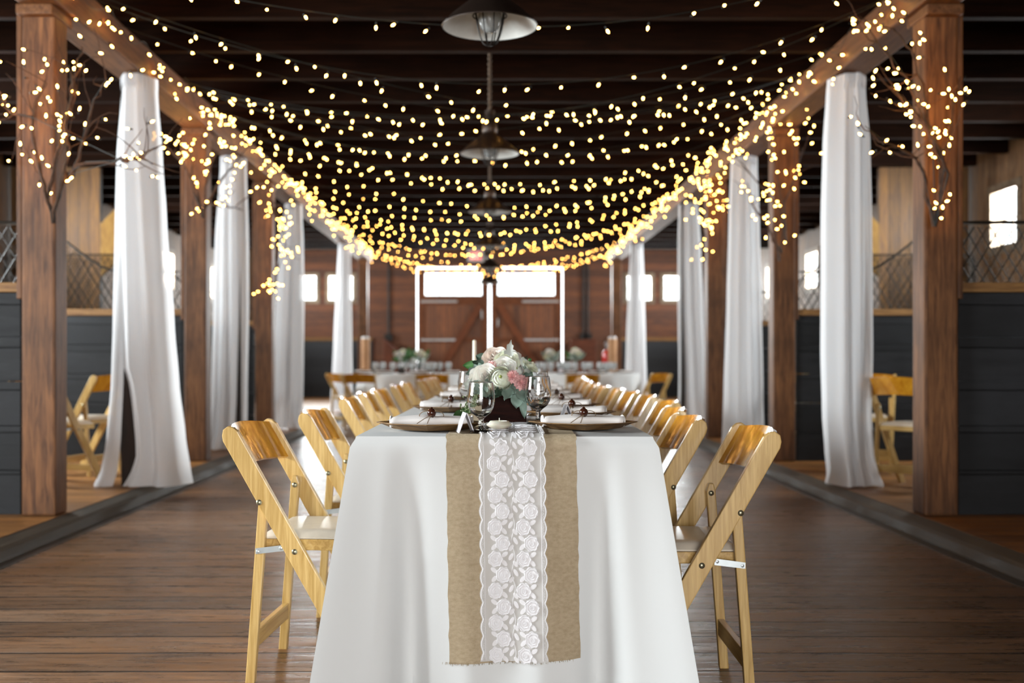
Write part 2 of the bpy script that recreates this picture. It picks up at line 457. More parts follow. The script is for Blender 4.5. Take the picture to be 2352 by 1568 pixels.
wn = [0]
def window(axis, u0, u1, z0, z1, pos, inward, muntins=(1, 1)):
    wn[0] += 1
    fw = .035
    w = MB()
    def bx(a, b, c, d, dep=(0, .1)):
        lo, hi = sorted((pos + inward * dep[0], pos + inward * dep[1]))
        lo -= .0
        if axis == 0: w.box((a, lo, c), (b, hi, d))
        else: w.box((lo, a, c), (hi, b, d))
    d = (-.12, .02)
    bx(u0 - .05, u0 + fw, z0 - .05, z1 + .05, d); bx(u1 - fw, u1 + .05, z0 - .05, z1 + .05, d)
    bx(u0 + fw, u1 - fw, z0 - .05, z0 + fw, d); bx(u0 + fw, u1 - fw, z1 - fw, z1 + .05, d)
    for k in range(muntins[0]):
        c = u0 + (u1 - u0) * (k + 1) / (muntins[0] + 1); bx(c - .008, c + .008, z0 + fw, z1 - fw, (-.1, -.08))
    for k in range(muntins[1]):
        c = z0 + (z1 - z0) * (k + 1) / (muntins[1] + 1); bx(u0 + fw, u1 - fw, c - .008, c + .008, (-.1, -.08))
    o = structure(w.build('window_%d' % wn[0], M['winframe']))
    w = MB(); bx(u0 + fw, u1 - fw, z0 + fw, z1 - fw, (-.094, -.088))
    w.build('pane', M['pane'], o)
for h in farwin: window(0, *h, YF, -1, (0, 1))
for h in sidewin:
    window(1, *h, -XW, 1); window(1, *h, XW, -1)
for h in nearwin: window(1, *h, -XW, 1, (2, 2))
for h in added_rightwin: window(1, *h, XW, -1, (2, 2))
# wainscot and rail on the walls
k = 0
for sgn in (-1, 1):
    a, b = sorted((sgn * (XW - .03), sgn * XW))
    holes = []
    structure(holed(MB(), 1, a, b - a, YB, YF, RF, 1.40, nearwin if sgn < 0 else added_rightwin).build('trim_%d' % (5 + k), M['wainscot']))
    a, b = sorted((sgn * 2.72, sgn * (XW - .03)))
    structure(MB().box((a, YF - .03, RF), (b, YF, 1.39)).build('trim_%d' % (7 + k), M['wainscot']))
    structure(MB().box((a, YF - .05, 1.39), (b, YF, 1.46)).build('trim_%d' % (9 + k), M['cap']))
    k += 1

# far sliding doors: two leaves, daylight shows in the gaps round them
for k, sgn in enumerate((-1, 1)):
    x0, x1 = sorted((sgn * .032, sgn * 1.668))
    wx0, wx1 = sorted((sgn * .185, sgn * 1.50))
    y0 = YF + .03
    d = structure(holed(MB(), 0, y0, .04, x0, x1, .02, 3.055, [(wx0, wx1, 2.44, 2.95)]).build('door_%d' % (k + 1), M['doorwood']))
    f = MB()
    f.box((x0, y0 - .03, .02), (x0 + .13, y0, 3.055)); f.box((x1 - .13, y0 - .03, .02), (x1, y0, 3.055))
    f.box((x0 + .13, y0 - .03, 2.95), (x1 - .13, y0, 3.055)); f.box((x0 + .13, y0 - .03, 2.22), (x1 - .13, y0, 2.44))
    f.box((x0 + .13, y0 - .03, 1.36), (x1 - .13, y0, 1.46)); f.box((x0 + .13, y0 - .03, .02), (x1 - .13, y0, .2))
    f.build('frame', M['doorframe'], d)
    a, b = (sgn * 1.45, .2), (sgn * .22, 2.22)
    t = (Vector(b) - Vector(a)).normalized(); n = Vector((-t.y, t.x)) * .075
    poly = [Vector(a) + n, Vector(a) - n, Vector(b) - n, Vector(b) + n]
    MB().prism([(p.x, p.y) for p in poly], 1, y0 - .055, y0 - .03).build('brace', M['brace'], d)
    w = MB()
    for c in (wx0 + (wx1 - wx0) * q / 4 for q in (1, 2, 3)): w.box((c - .006, y0 + .012, 2.44), (c + .006, y0 + .03, 2.95))
    w.build('muntin', M['winframe'], d)
    MB().box((wx0, y0 + .018, 2.44), (wx1, y0 + .022, 2.95)).build('pane', M['pane'], d)
    for z in (2.30, 1.41):
        b_ = MB()
        b_.box((min(sgn * .75, sgn * 1.6), y0 - .042, z - .025), (max(sgn * .75, sgn * 1.6), y0 - .03, z + .025))
        for q in range(5): b_.ell((sgn * (.8 + q * .17), y0 - .045, z), .016, 8, 5)
        b_.build('strap_hinge', M['steel'], d, True)
    MB().box((min(sgn * .17, sgn * .2), y0 - .05, 1.72 if k else 1.9), (max(sgn * .17, sgn * .2), y0 - .03, 1.9 if k else 2.1)).build('handle', M['steel'], d)

# ------------------------------------------------------------------ timber frame
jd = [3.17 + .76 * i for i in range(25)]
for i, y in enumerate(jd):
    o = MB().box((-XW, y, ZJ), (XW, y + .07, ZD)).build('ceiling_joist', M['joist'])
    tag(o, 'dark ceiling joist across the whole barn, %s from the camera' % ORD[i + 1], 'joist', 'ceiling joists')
for sgn, nm in ((-1, 'left'), (1, 'right')):
    a, b = sorted((sgn * 2.40, sgn * 2.62))
    o = MB().box((a, 3.0, 2.94), (b, 22.2, ZJ)).build('timber_beam', M['beam'], bevel=.012)
    tag(o, 'long brown timber beam on the %s row of posts' % nm, 'beam', 'aisle beams')
posts = [(6.11, 'nearest to the camera, twig bundle tied on it'), (9.36, 'second from the camera'), (12.2, 'third from the camera'), (21.7, 'at the far end, without curtain')]
for sgn, nm in ((-1, 'left'), (1, 'right')):
    for d, w in posts:
        if d == 6.11: w = 'nearest, with the big lit twig bundle'
        p = thing('timber_post', 'brown timber post on the %s, %s' % (nm, w), 'post', (sgn * 2.535, d + .09, RF), 0, 'aisle posts')
        MB().box((-.095, -.09, 0), (.095, .09, 2.94 - RF)).build('shaft', M['post'], p, bevel=.014)
        a, b = sorted((sgn * .095, sgn * .125))
        if d < 20:
            MB().box((a, -.085, 1.22), (b, .085, 2.94 - RF)).build('side_board', M['post'], p, bevel=.006)
        c = MB()
        c.box((-.103, -.15, 2.80), (.103, .15, 2.94 - RF)) if d < 20 else c.box((-.1, -.1, 2.80), (.1, .1, 2.94 - RF))
        c.build('capital', M['beam'], p, bevel=.01)

# stall partitions: dark painted boards, worn cap rail, wire mesh on top
def wire_mesh(mb, x0, x1, z0, top, y, pitch=.075, r=.0035):
    for dirn in (1, -1):
        n = int((x1 - x0 + 1.4) / pitch)
        for i in range(n):
            seg = []
            for q in range(0, 41):
                z = z0 + q * .04
                x = x0 - .7 + i * pitch + dirn * (z - z0) * .6 + (0 if dirn > 0 else .1)
                inside = x0 <= x <= x1 and z <= top(x)
                if inside: seg.append((x, y + dirn * .003, z))
                elif len(seg) > 0: break
            if len(seg) > 1: mb.tube([seg[0], seg[-1]], r, 4, cap=False)
    pts = [(x0 + (x1 - x0) * q / 24, y, top(x0 + (x1 - x0) * q / 24)) for q in range(25)]
    mb.tube([(x0, y, z0)] + pts + [(x1, y, z0)], .011, 6)
    return mb
for sgn, nm in ((-1, 'left'), (1, 'right')):
    for d, w in ((6.20, 'nearest'), (9.45, 'second'), (12.3, 'third')):
        t = thing('stall_partition', '%s dark painted stall wall with wire mesh top on the %s' % (w, nm), 'stall wall', (sgn * 2.66, d, RF), 0, 'stall partitions')
        L = XW - .035 - 2.66
        b = MB()
        for q in range(5): b.box((min(0, sgn * L), -.03, q * .252), (max(0, sgn * L), .03, q * .252 + .249))
        b.build('board_panel', M['paint'], t, bevel=.004)
        MB().box((min(0, sgn * L), -.045, 1.26), (max(0, sgn * L), .045, 1.315)).build('cap_rail', M['cap'], t, bevel=.005)
        if d < 9: top = lambda x: 1.66
        else:
            def top(x):
                u = abs(x)
                q = min(max((u - .55) / .8, 0), 1)
                return 1.64 + .42 * (q * q * (3 - 2 * q))
        m = MB(); wire_mesh(m, min(.01 * sgn, sgn * L), max(.01 * sgn, sgn * L), 1.315, top, 0)
        m.build('mesh_panel', M['mesh'], t)
    # full height cross wall in the side aisle and a brace under its beam
    a, b = sorted((sgn * 4.45, sgn * (XW - .035)))
    structure(MB().box((a, 12.42, RF), (b, 12.5, ZJ)).build('wall_cross_' + nm, M['wallcross']))
    w = MB()
    poly = [(sgn * 4.43, 1.9), (sgn * 4.43, 2.5), (sgn * 4.05, 2.9), (sgn * 4.05, 2.25)]
    w.prism(poly, 1, 12.38, 12.44)
    tag(w.build('knee_brace', M['ply'], bevel=.005), 'pale plywood brace beside the cross wall on the %s' % nm, 'brace', 'knee braces')
    a, b = sorted((sgn * 4.0, sgn * (XW - .035)))

# ------------------------------------------------------------------ sheer curtains round the in-between posts
def curtain(sgn, nm, d, ed, seed, label, gap=False):
    """ed: rows of (py, left px, right px) taken at depth d"""
    rnd = random.Random(seed)
    s = F / d
    rows = [(CAMZ + (VY - y) / s, (l - VX) / s, (r - VX) / s) for y, l, r in ed]
    rows[-1] = (RF + .012 if abs(rows[-1][1]) > 2.3 else .02,) + rows[-1][1:]
    ph = [rnd.uniform(0, 6.28) for _ in range(6)]
    npl = rnd.choice((3, 4))
    def edge(z):
        for i in range(len(rows) - 1):
            if rows[i][0] >= z >= rows[i + 1][0]:
                q = (rows[i][0] - z) / (rows[i][0] - rows[i + 1][0])
                q = q * q * (3 - 2 * q) * .5 + q * .5
                return [rows[i][k] * (1 - q) + rows[i + 1][k] * q for k in (1, 2)]
        return rows[-1][1:] if z < rows[-1][0] else rows[0][1:]
    zt, zb = rows[0][0], rows[-1][0]
    def fn(u, v):
        z = zt + (zb - zt) * v
        l, r = edge(z)
        amp = (.35 + .65 * v)
        uu = u + .018 * math.sin(u * 11 + ph[0] + v * 1.5) * amp
        x = l + (r - l) * (.5 - .5 * math.cos(PI * min(max(uu, 0), 1)) * (1 if True else 1))
        x = l + (r - l) * min(max(uu, 0), 1)
        bul = .13 + .03 * v
        y = d + .07 - (bul + .07) * (1 - abs(2 * uu - 1) ** 2.6)
        y += .030 * amp * math.sin(2 * PI * npl * uu + ph[1] + 1.3 * math.sin(v * 2.2 + ph[2])) + .006 * amp * math.sin(2 * PI * (npl * 2.1) * uu + ph[3] - v * 3)
        y += .05 * v * v * math.sin(2 * PI * 1.3 * uu + ph[4])
        if v > .96:
            q = (v - .96) / .04
            x += (uu - .5) * .03 * q; y -= .035 * q
        if v < .035: y += .012 * math.sin(u * 90)
        return (x, y, z)
    w = MB()
    NU, NV = 96, 56
    if gap:
        def fa(u, v):
            x, y, z = fn(u * .30, v)
            q = max(0, (v - .72) / .28)
            return (x - .012 * q * u, y - .02 * u * q, z)
        def fb(u, v):
            x, y, z = fn(.30 + u * .70, v)
            q = max(0, (v - .72) / .28)
            return (x + .13 * q ** .6 * (1 - u) ** 2.2 * (1 - .55 * max(0, (v - .93) / .07)), y - .03 * q * (1 - u) ** 3, z)
        w.grid(fa, 30, NV); w.grid(fb, 66, NV)
    else:
        w.grid(fn, NU, NV)
    o = w.build('curtain', M['curtain'], smooth=True)
    tag(o, label, 'curtain', 'sheer curtains tied to the posts')
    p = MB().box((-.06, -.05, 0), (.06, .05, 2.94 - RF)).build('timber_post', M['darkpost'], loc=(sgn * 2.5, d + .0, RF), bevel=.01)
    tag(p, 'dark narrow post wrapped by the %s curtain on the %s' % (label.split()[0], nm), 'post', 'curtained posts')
curtain(-1, 'left', 7.6, [(178, 272, 356), (213, 273, 357), (360, 262, 368), (500, 259, 377), (750, 254, 394), (880, 250, 404), (1000, 240, 418), (1085, 226, 430), (1115, 218, 434)], 3,
        'nearest sheer white curtain on the left, split open at its foot', True)
curtain(-1, 'left', 10.7, [(361, 502, 562), (560, 488, 567), (700, 485, 567), (900, 480, 563), (980, 472, 562), (1030, 462, 560)], 4, 'second sheer white curtain from the camera on the left')
curtain(-1, 'left', 13.9, [(468, 652, 691), (560, 640, 695), (700, 632, 697), (870, 627, 696), (985, 620, 695)], 5, 'third sheer white curtain from the camera on the left')
curtain(-1, 'left', 18.7, [(560, 776, 804), (640, 772, 806), (780, 765, 808), (942, 758, 810)], 6, 'fourth sheer white curtain on the left, by the far windows')
curtain(1, 'right', 7.6, [(178, 1906, 1993), (213, 1903, 1994), (330, 1895, 2005), (500, 1890, 2008), (800, 1890, 2008), (950, 1895, 2003), (1040, 1902, 2008), (1090, 1908, 2018), (1115, 1905, 2022)], 7,
        'nearest sheer white curtain on the right, gathered at the floor')
curtain(1, 'right', 10.7, [(362, 1682, 1743), (500, 1677, 1749), (700, 1672, 1755), (900, 1666, 1759), (1030, 1662, 1762)], 8, 'second sheer white curtain from the camera on the right')
curtain(1, 'right', 13.9, [(468, 1561, 1606), (560, 1559, 1612), (700, 1559, 1618), (870, 1562, 1623), (985, 1560, 1628)], 9, 'third sheer white curtain from the camera on the right')
curtain(1, 'right', 18.7, [(560, 1450, 1478), (640, 1446, 1481), (780, 1440, 1485), (942, 1434, 1490)], 10, 'fourth sheer white curtain on the right, by the far windows')

# ------------------------------------------------------------------ pendant lamps
def make_lamp():
    t = thing('pendant_lamp', 'x', 'lamp')
    MB().lathe([(.212, 0), (.214, .004), (.17, .05), (.115, .095), (.062, .135), (.05, .15), (.05, .16)], 40).build('lamp_shade', M['bronze'], t, True)
    MB().lathe([(.209, .002), (.165, .048), (.11, .092), (.05, .13), (.0, .132)], 40).build('reflector', M['enamel'], t, True)
    MB().lathe([(.05, .15), (.055, .16), (.055, .2), (.045, .235), (.03, .25), (.03, .29), (.036, .29), (.036, .31), (.0, .31)], 24).build('neck', M['bronze'], t, True)
    j = MB().lathe([(.045, .13), (.052, .09), (.052, .03), (.04, -.005), (.02, -.022), (.0, -.026)], 24).build('globe', M['lampglass'], t, True)
    g = MB()
    for k in range(4):
        a = PI * k / 4 + .3
        pts = []
        for q in range(21):
            s = -1 + 2 * q / 20
            r = .075 * s
            z = .12 - .20 * (1 - abs(s) ** 3.2)
            pts.append((r * math.cos(a), r * math.sin(a), z))
        g.tube(pts, .0032, 6)
    g.tube([(.075 * math.cos(q * PI / 12), .075 * math.sin(q * PI / 12), .05) for q in range(25)], .0032, 6, cap=False)
    g.build('wire_guard', M['wire'], t, True)
    c = MB()
    pts = [(.004 * math.cos(q * 1.9), .004 * math.sin(q * 1.9), .31 + q * .0108) for q in range(71)]
    c.tube(pts, [.011 + .003 * (q % 2) for q in range(71)], 7)
    c.lathe([(.0, 1.075), (.04, 1.07), (.043, 1.05), (.012, 1.03), (.0, 1.03)], 20)
    c.build('hanging_rod', M['chain'], t, True)
    return t
lamp0 = make_lamp()
for i, d in enumerate((4.82, 7.80, 10.9, 14.2, 17.6, 21.0)):
    lab = 'dark metal barn pendant lamp with wire guard, %s from the camera' % ORD[i + 1]
    loc = (0.0, d, 2.43)
    if i == 0: lamp0.location = loc; tag(lamp0, lab, 'lamp', 'pendant lamps over the aisle')
    else: dup(lamp0, loc, .4 * i, lab)

# ------------------------------------------------------------------ folding chairs
def make_chair():
    t = thing('folding_chair', 'x', 'chair')
    # local: faces +x, the back is at -x
    def board(z0, z1, hw, y0, y1, rise=.0):
        px = lambda z: -.57 * (z - .55)
        n = Vector((math.cos(PR), math.sin(PR))) * hw            # across the board in xz
        tdir = Vector((-math.sin(PR), math.cos(PR)))
        top = Vector((px(z1), z1)); 
        poly = []
        k = hw / math.cos(PR)
        poly += [(px(z0) - k, z0), (px(z0) + k, z0)]
        poly += [tuple(top + n - tdir * .012), tuple(top + n * .75 + tdir * .006), tuple(top + n * .3 + tdir * .016), tuple(top - n * .35 + tdir * .014), tuple(top - n * .8 + tdir * .0), tuple(top - n - tdir * .016)]
        return MB().prism(poly, 1, y0, y1)
    for s in (-1, 1):
        y0, y1 = sorted((s * .203, s * .225))
        leg = board(0, .745, .0265, y0, y1).build('leg', M['chairpost'], t, bevel=.003)
        b = MB()
        for (x, z) in ((-.018, .54), (.088, .396)):
            Mx = Matrix.Translation((x, s * .2255, z)) @ Matrix.Rotation(PI / 2, 4, 'X')
            b.lathe([(.0001, -.003), (.006, -.002), (.0085, 0), (.006, .002), (.0001, .003)], 12, Mx)
        b.build('bolt', M['bolt'], leg, True)
        y0, y1 = sorted((s * .178, s * .201))
        poly = [(-.043 - .014 - .01, 0), (-.043 + .014 - .01, 0), (.014 - .012, .55), (.006 - .012, .575), (-.008 - .012, .575), (-.014 - .012, .55)]
        leg = MB().prism(poly, 1, y0, y1).build('leg', M['chairleg'], t, bevel=.003)
        b = MB()
        Mx = Matrix.Translation((-.012, s * .1765, .545)) @ Matrix.Rotation(PI / 2, 4, 'X')
        b.lathe([(.0001, -.003), (.006, -.002), (.0085, 0), (.006, .002), (.0001, .003)], 12, Mx)
        b.build('bolt', M['bolt'], leg, True)
        y0, y1 = sorted((s * .2262, s * .2292))
        br = MB()
        a, b_ = Vector((-.027, .392)), Vector((.042, .403))
        y0, y1 = sorted((s * .2015, s * .2028))
        br.prism([(a.x - .008, a.y - .008), (b_.x + .008, b_.y - .009), (b_.x + .008, b_.y + .009), (a.x - .008, a.y + .009)], 1, y0, y1 + (.002 if s > 0 else 0))
        for p in (a, b_):
            Mx = Matrix.Translation((p.x, s * .2035, p.y)) @ Matrix.Rotation(PI / 2, 4, 'X')
            br.lathe([(.0001, -.003), (.004, -.002), (.006, 0), (.004, .002), (.0001, .003)], 10, Mx)
        br.build('bracket', M['zinc'], t)
    MB().box((-.052, -.178, .105), (-.032, .178, .155)).build('stretcher', M['chairbar'], t, bevel=.003)
    MB().box((.235, -.203, .09), (.255, .203, .135)).build('stretcher', M['chairbar'], t, bevel=.003)
    f = MB()
    f.box((-.03, -.176, .392), (.27, -.150, .425)); f.box((-.03, .150, .392), (.27, .176, .425))
    f.box((-.03, -.150, .392), (-.005, .150, .425)); f.box((.245, -.150, .392), (.27, .150, .425))
    f.build('seat_frame', M['chairbar'], t, bevel=.003)
    def cush(u, v):
        x, y = -.028 + u * .296, -.172 + v * .344
        e = min(u, 1 - u, v, 1 - v)
        return (x, y, .426 + .022 * min(1, e / .09) ** .5 + .004 * math.sin(PI * u) * math.sin(PI * v))
    c = MB().grid(cush, 18, 18); c.box((-.026, -.17, .4255), (.266, .17, .430))
    c.build('seat', M['cushion'], t, True)
    def bk(u, v, off):
        y = -.203 + .406 * u
        q = math.sin(PI * u)
        z = .635 + .115 * v + .012 * q * (1 if v > .5 else .6)
        x = -.57 * (z - .55) - .034 * q ** .8 + .004
        return (x - off * math.cos(PR), y, z - off * math.sin(PR))
    b = MB()
    N = 20
    vs, fs = [], []
    for off in (-.006, .006):
        for j in range(5):
            for i in range(N + 1): vs.append(bk(i / N, j / 4, off))
    w = N + 1; h = 5 * w
    for j in range(4):
        for i in range(N):
            a = j * w + i
            fs += [(a, a + 1, a + w + 1, a + w), (h + a, h + a + w, h + a + w + 1, h + a + 1)]
    for i in range(N):
        fs += [(i, h + i, h + i + 1, i + 1), (4 * w + i, 4 * w + i + 1, h + 4 * w + i + 1, h + 4 * w + i)]
    for j in range(4):
        fs += [(j * w, (j + 1) * w, h + (j + 1) * w, h + j * w), (j * w + N, h + j * w + N, h + (j + 1) * w + N, (j + 1) * w + N)]
    b.add(vs, fs).build('backrest', M['chairback'], t, True)
    return t
chair0 = make_chair()
used = [False]
def chair(x, y, rot, label, group, z=0):
    """x, y of the pivot"""
    if not used[0]:
        used[0] = True
        chair0.location, chair0.rotation_euler = (x, y, z), (0, 0, rot)
        return tag(chair0, label, 'chair', group)
    return dup(chair0, (x, y, z), rot, label, group)
rnd = random.Random(11)
LEFT = [(3.42, -.645, -.05), (4.24, -.575, .0), (5.68, -.63, .02), (6.55, -.64, .03), (7.25, -.63, -.03), (8.45, -.62, .0), (9.3, -.6, .03), (10.5, -.55, 0), (11.3, -.53, .02), (12.15, -.52, 0)]
for i, (y, x, r) in enumerate(LEFT):
    chair(x, y, r - math.radians(1), 'honey wood folding chair, %s from the camera along the left side of the long table' % ORD[i + 1], 'chairs along the long table')
RIGHT = [(3.20, .672, 0), (3.80, .585, .02), (4.44, .645, -.03), (5.22, .75, .02), (6.02, .77, 0), (6.72, .77, .03), (7.4, .76, -.02), (8.1, .74, 0), (8.8, .74, .02), (9.6, .76, 0), (10.5, .80, .02), (11.3, .85, 0), (12.15, .90, 0)]
for i, (y, x, r) in enumerate(RIGHT):
    chair(x, y, PI + r - math.radians(1), 'honey wood folding chair, %s from the camera along the right side of the long table' % ORD[i + 1], 'chairs along the long table')
G2 = 'chairs set in the stalls'
chair(-3.0, 8.35, math.radians(165), 'pale folding chair in the left stall, the one next to the sheer curtain', G2, RF)
chair(-3.08, 7.55, math.radians(62), 'folding chair half hidden behind the nearest left post', G2, RF)
chair(2.825, 7.42, math.radians(37), 'folding chair between the right curtain and the nearest right post, seen from behind', G2, RF)
chair(3.02, 8.75, math.radians(245), 'folding chair behind the other chair in the right stall, mostly hidden', G2, RF)
chair(3.12, 10.9, math.radians(20), 'folding chair in the second right stall, mostly hidden by the post', G2, RF)
G3 = 'chairs round the far tables'
chair(-2.12, 15.45, math.radians(35), 'folding chair at the far left round table, leftmost, by the curtain foot', G3)
chair(-1.77, 14.95, math.radians(84), 'folding chair in front of the far left round table, back to camera', G3)
chair(-.78, 14.75, math.radians(92), 'folding chair before the far left round table, at the end of the left chair row', G3)
chair(1.25, 14.75, math.radians(90), 'folding chair before the far right round table, behind the end of the right chair row', G3)
chair(2.32, 15.25, math.radians(207), 'folding chair at the right edge of the far right round table', G3)

# ------------------------------------------------------------------ the long table
TA = math.radians(-1.0)                              # table axis leans slightly to the right
TO = Vector((.037, 2.81, 0))                         # middle of its front edge
def T(x, y, z=0):
    c, s = math.cos(TA), math.sin(TA)
    return Vector((TO.x + c * x - s * y, TO.y + s * x + c * y, z))
HW, TL, TZ = .383, 9.75, .76
tb = thing('banquet_table', 'long banquet table under the white cloth, down the middle of the aisle', 'table', TO, TA)
MB().box((-.36, .03, TZ - .045), (.36, TL - .03, TZ - .006)).build('tabletop', M['ply'], tb)
for y in (.5, 3.0, 5.2, 7.4, TL - .5):
    l = MB()
    for s in (-1, 1): l.tube([(s * .25, y, 0), (s * .25, y, TZ - .045)], .014, 8)
    l.tube([(-.25, y, .15), (.25, y, .15)], .01, 8)
    l.build('leg', M['steel'], tb)

def front_off(x, drop):
    """how far the hanging cloth stands out in front of the table edge"""
    cd = max(0, min(x + HW, HW - x)); d2 = max(0, drop - .01)
    o = .012 + .02 * drop + .006 * drop * math.sin(x * 9 + 1.0)
    o -= .12 * d2 * math.exp(-((cd - .135) / .04) ** 2)
    o += .03 * d2 * math.exp(-((cd - .26 - .05 * drop) / .05) ** 2)
    return o + .0018 * math.exp(-((TZ - drop - .46) / .008) ** 2)
def tablecloth():
    per = []                                             # x, y, nx, ny, kind, dist to corner
    def seg(p0, p1, n, step, kind):
        L = (Vector(p1) - Vector(p0)).length
        m = max(2, int(L / step))
        for i in range(m):
            q = i / m
            per.append((p0[0] + (p1[0] - p0[0]) * q, p0[1] + (p1[1] - p0[1]) * q, n[0], n[1], kind, min(q, 1 - q) * L, q))
    seg((-HW, 0), (HW, 0), (0, -1), .012, 'f')
    seg((HW, 0), (HW, .5), (1, 0), .012, 'r')
    seg((HW, .5), (HW, TL), (1, 0), .05, 'r')
    seg((HW, TL), (-HW, TL), (0, 1), .03, 'b')
    seg((-HW, TL), (-HW, .5), (-1, 0), .05, 'l')
    seg((-HW, .5), (-HW, 0), (-1, 0), .012, 'l')
    drops = [0, .004, .012, .024, .04] + [.06 + .68 * q / 26 for q in range(27)]
    vs, fs = [], []
    n = len(per)
    for j, dr in enumerate(drops):
        for (x, y, nx, ny, kind, dc, q) in per:
            edge = min(1, dr / .02)
            # distance to the two front corners along the cloth
            c = None
            if kind == 'f': cd = min(x + HW, HW - x); sx = -1 if x < 0 else 1
            elif kind in 'lr' and y < 1.0: cd = y; sx = -1 if kind == 'l' else 1
            else: cd = 9; sx = 0
            ox = oy = 0
            d2 = max(0, dr - .01)
            if kind == 'f':
                o = front_off(x, dr) * edge
                oy = -o
            elif kind == 'b': oy = (.012 + .03 * dr) * edge
            else:
                o = .012 * edge - .085 * dr + .018 * dr * math.sin(y * 2 * PI / .42 + (2 if kind == 'l' else 0))
                ox = o * nx
            w = math.exp(-(cd / (.045 + .05 * dr)) ** 2)
            ox = ox * (1 - w) + w * sx * (.012 * edge + .155 * d2)
            oy = oy * (1 - w) - w * (.014 * edge + .12 * d2)
            w2 = math.exp(-((cd - .085 - .03 * dr) / .03) ** 2) if kind == 'f' else 0
            oy += -.05 * d2 * w2
            vs.append((x + ox, y + oy, TZ - dr - (.003 if j else -.001)))
    for j in range(len(drops) - 1):
        for i in range(n):
            a, b = j * n + i, j * n + (i + 1) % n
            fs.append((a, b, b + n, a + n))
    m0 = len(vs)                                         # flat top inside a narrow rounded border
    for (x, y, *_r) in per:
        vs.append((x * (1 - .014 / HW), min(max(y, .014), TL - .014), TZ + .001))
    for i in range(n): fs.append((m0 + i, m0 + (i + 1) % n, (i + 1) % n, i))
    fs.append(tuple(m0 + i for i in range(n)))
    o = MB().add(vs, fs).build('tablecloth', M['cloth'], smooth=True, loc=TO, rot=TA)
    return tag(o, 'white tablecloth over the long table, hanging to the floor', 'tablecloth')
tablecloth()

# burlap runner with lace down its middle
RX, RH = .018, .167
def rpath(a, l, off):
    """a across, l along: l<0 hangs down the front, l>0 runs along the top"""
    r = .014
    off += .0045 * math.exp(-(l / .022) ** 2)
    if l >= r: return (a, l, TZ + off)
    if l >= -r:
        t = (r - l) / (2 * r) * PI / 2
        return (a, r - (r + off) * math.sin(t) - .012 * (1 - math.cos(t)), TZ - r + (r + off) * math.cos(t))
    dr = -l
    return (a, -(front_off(a, dr) + off), TZ - dr)
rr = random.Random(5)
hang = .565
def lrow(i, n, lo=-hang, hi=TL - .05):
    return lo + (hi - lo) * i / n
ls = [-hang + .02 * q for q in range(int(hang / .02))] + [-.014 + .004 * q for q in range(8)] + [.03 + .05 * q for q in range(int((TL - .1) / .05))]
def runner(fn, half, nx, off, edgej=0):
    vs, fs = [], []
    for j, l in enumerate(ls):
        for i in range(nx + 1):
            a = RX - half + 2 * half * i / nx
            k = max(0, -l)
            aa = a + .018 * k * (1 if i > nx / 2 else .9)
            if edgej and i in (0, nx): aa += rr.uniform(-edgej, edgej)
            ll = l - (.012 * (1 - i / nx) if j == 0 else 0)
            vs.append(rpath(aa, ll, off + .0025 * k * math.sin(aa * 60 + k * 9)))
    for j in range(len(ls) - 1):
        for i in range(nx):
            a = j * (nx + 1) + i
            fs.append((a, a + 1, a + nx + 2, a + nx + 1))
    return vs, fs
tr = thing('table_runner', 'burlap table runner with white lace, hanging down the front of the long table', 'table runner', TO, TA)
b = MB(); b.add(*runner(None, RH, 16, .004, .0016))
for i in range(150):                                   # frayed hem and sides
    a = RX - RH + 2 * RH * rr.random() - .009
    fe = -hang - .012 * (1 - (a - RX + RH) / (2 * RH)); p = rpath(a, fe + .004, .0045); q = rpath(a + rr.uniform(-.002, .002), fe - rr.uniform(.001, .006), .005)
    b.tube([p, q], .0004, 3, cap=False)
b.build('burlap', M['burlap'], tr, True)
LH = .081
net, ros = MB(), MB()
def scallop(l): return LH + .006 * abs(math.sin(PI * l / .042))
vs, fs = [], []
lss = [-hang + .006 * q for q in range(int((hang + 1.2) / .006))]
for j, l in enumerate(lss):
    for i in range(9):
        k = max(0, -l)
        vs.append(rpath(RX + .005 - .002 + (scallop(l) * (i / 4 - 1)) + .012 * k - .001, l - (.004 if j == 0 else 0), .0066))
for j in range(len(lss) - 1):
    for i in range(8):
        a = j * 9 + i; fs.append((a, a + 1, a + 10, a + 9))
net.add(vs, fs)
def lp(a, l, h): return rpath(RX + .002 + a + .012 * max(0, -l), l, .0072 + h)
def disc(ca, cl, ra, rl, ang, n=14, lob=0, h=.001, ph=0):
    c, s = math.cos(ang), math.sin(ang)
    vs = [lp(ca, cl, h * 1.5)]
    for k in range(n):
        t = 2 * PI * k / n
        r = 1 + lob * math.cos(7 * t + ph)
        u, v = ra * r * math.cos(t), rl * r * math.sin(t)
        vs.append(lp(ca + c * u - s * v, cl + s * u + c * v, h))
    ros.add(vs, [(0, 1 + k, 1 + (k + 1) % n) for k in range(n)])
def ridge(ca, cl, r0, r1, t0, t1, n, th=.0011, h=.0016, wob=0):
    pts = []
    for k in range(n + 1):
        t = t0 + (t1 - t0) * k / n
        r = r0 + (r1 - r0) * k / n
        r *= 1 + wob * math.cos(7 * t)
        pts.append(lp(ca + r * math.cos(t), cl + r * 1.12 * math.sin(t), h))
    ros.tube(pts, th, 4, cap=False)
l = -hang + .012; k = 0
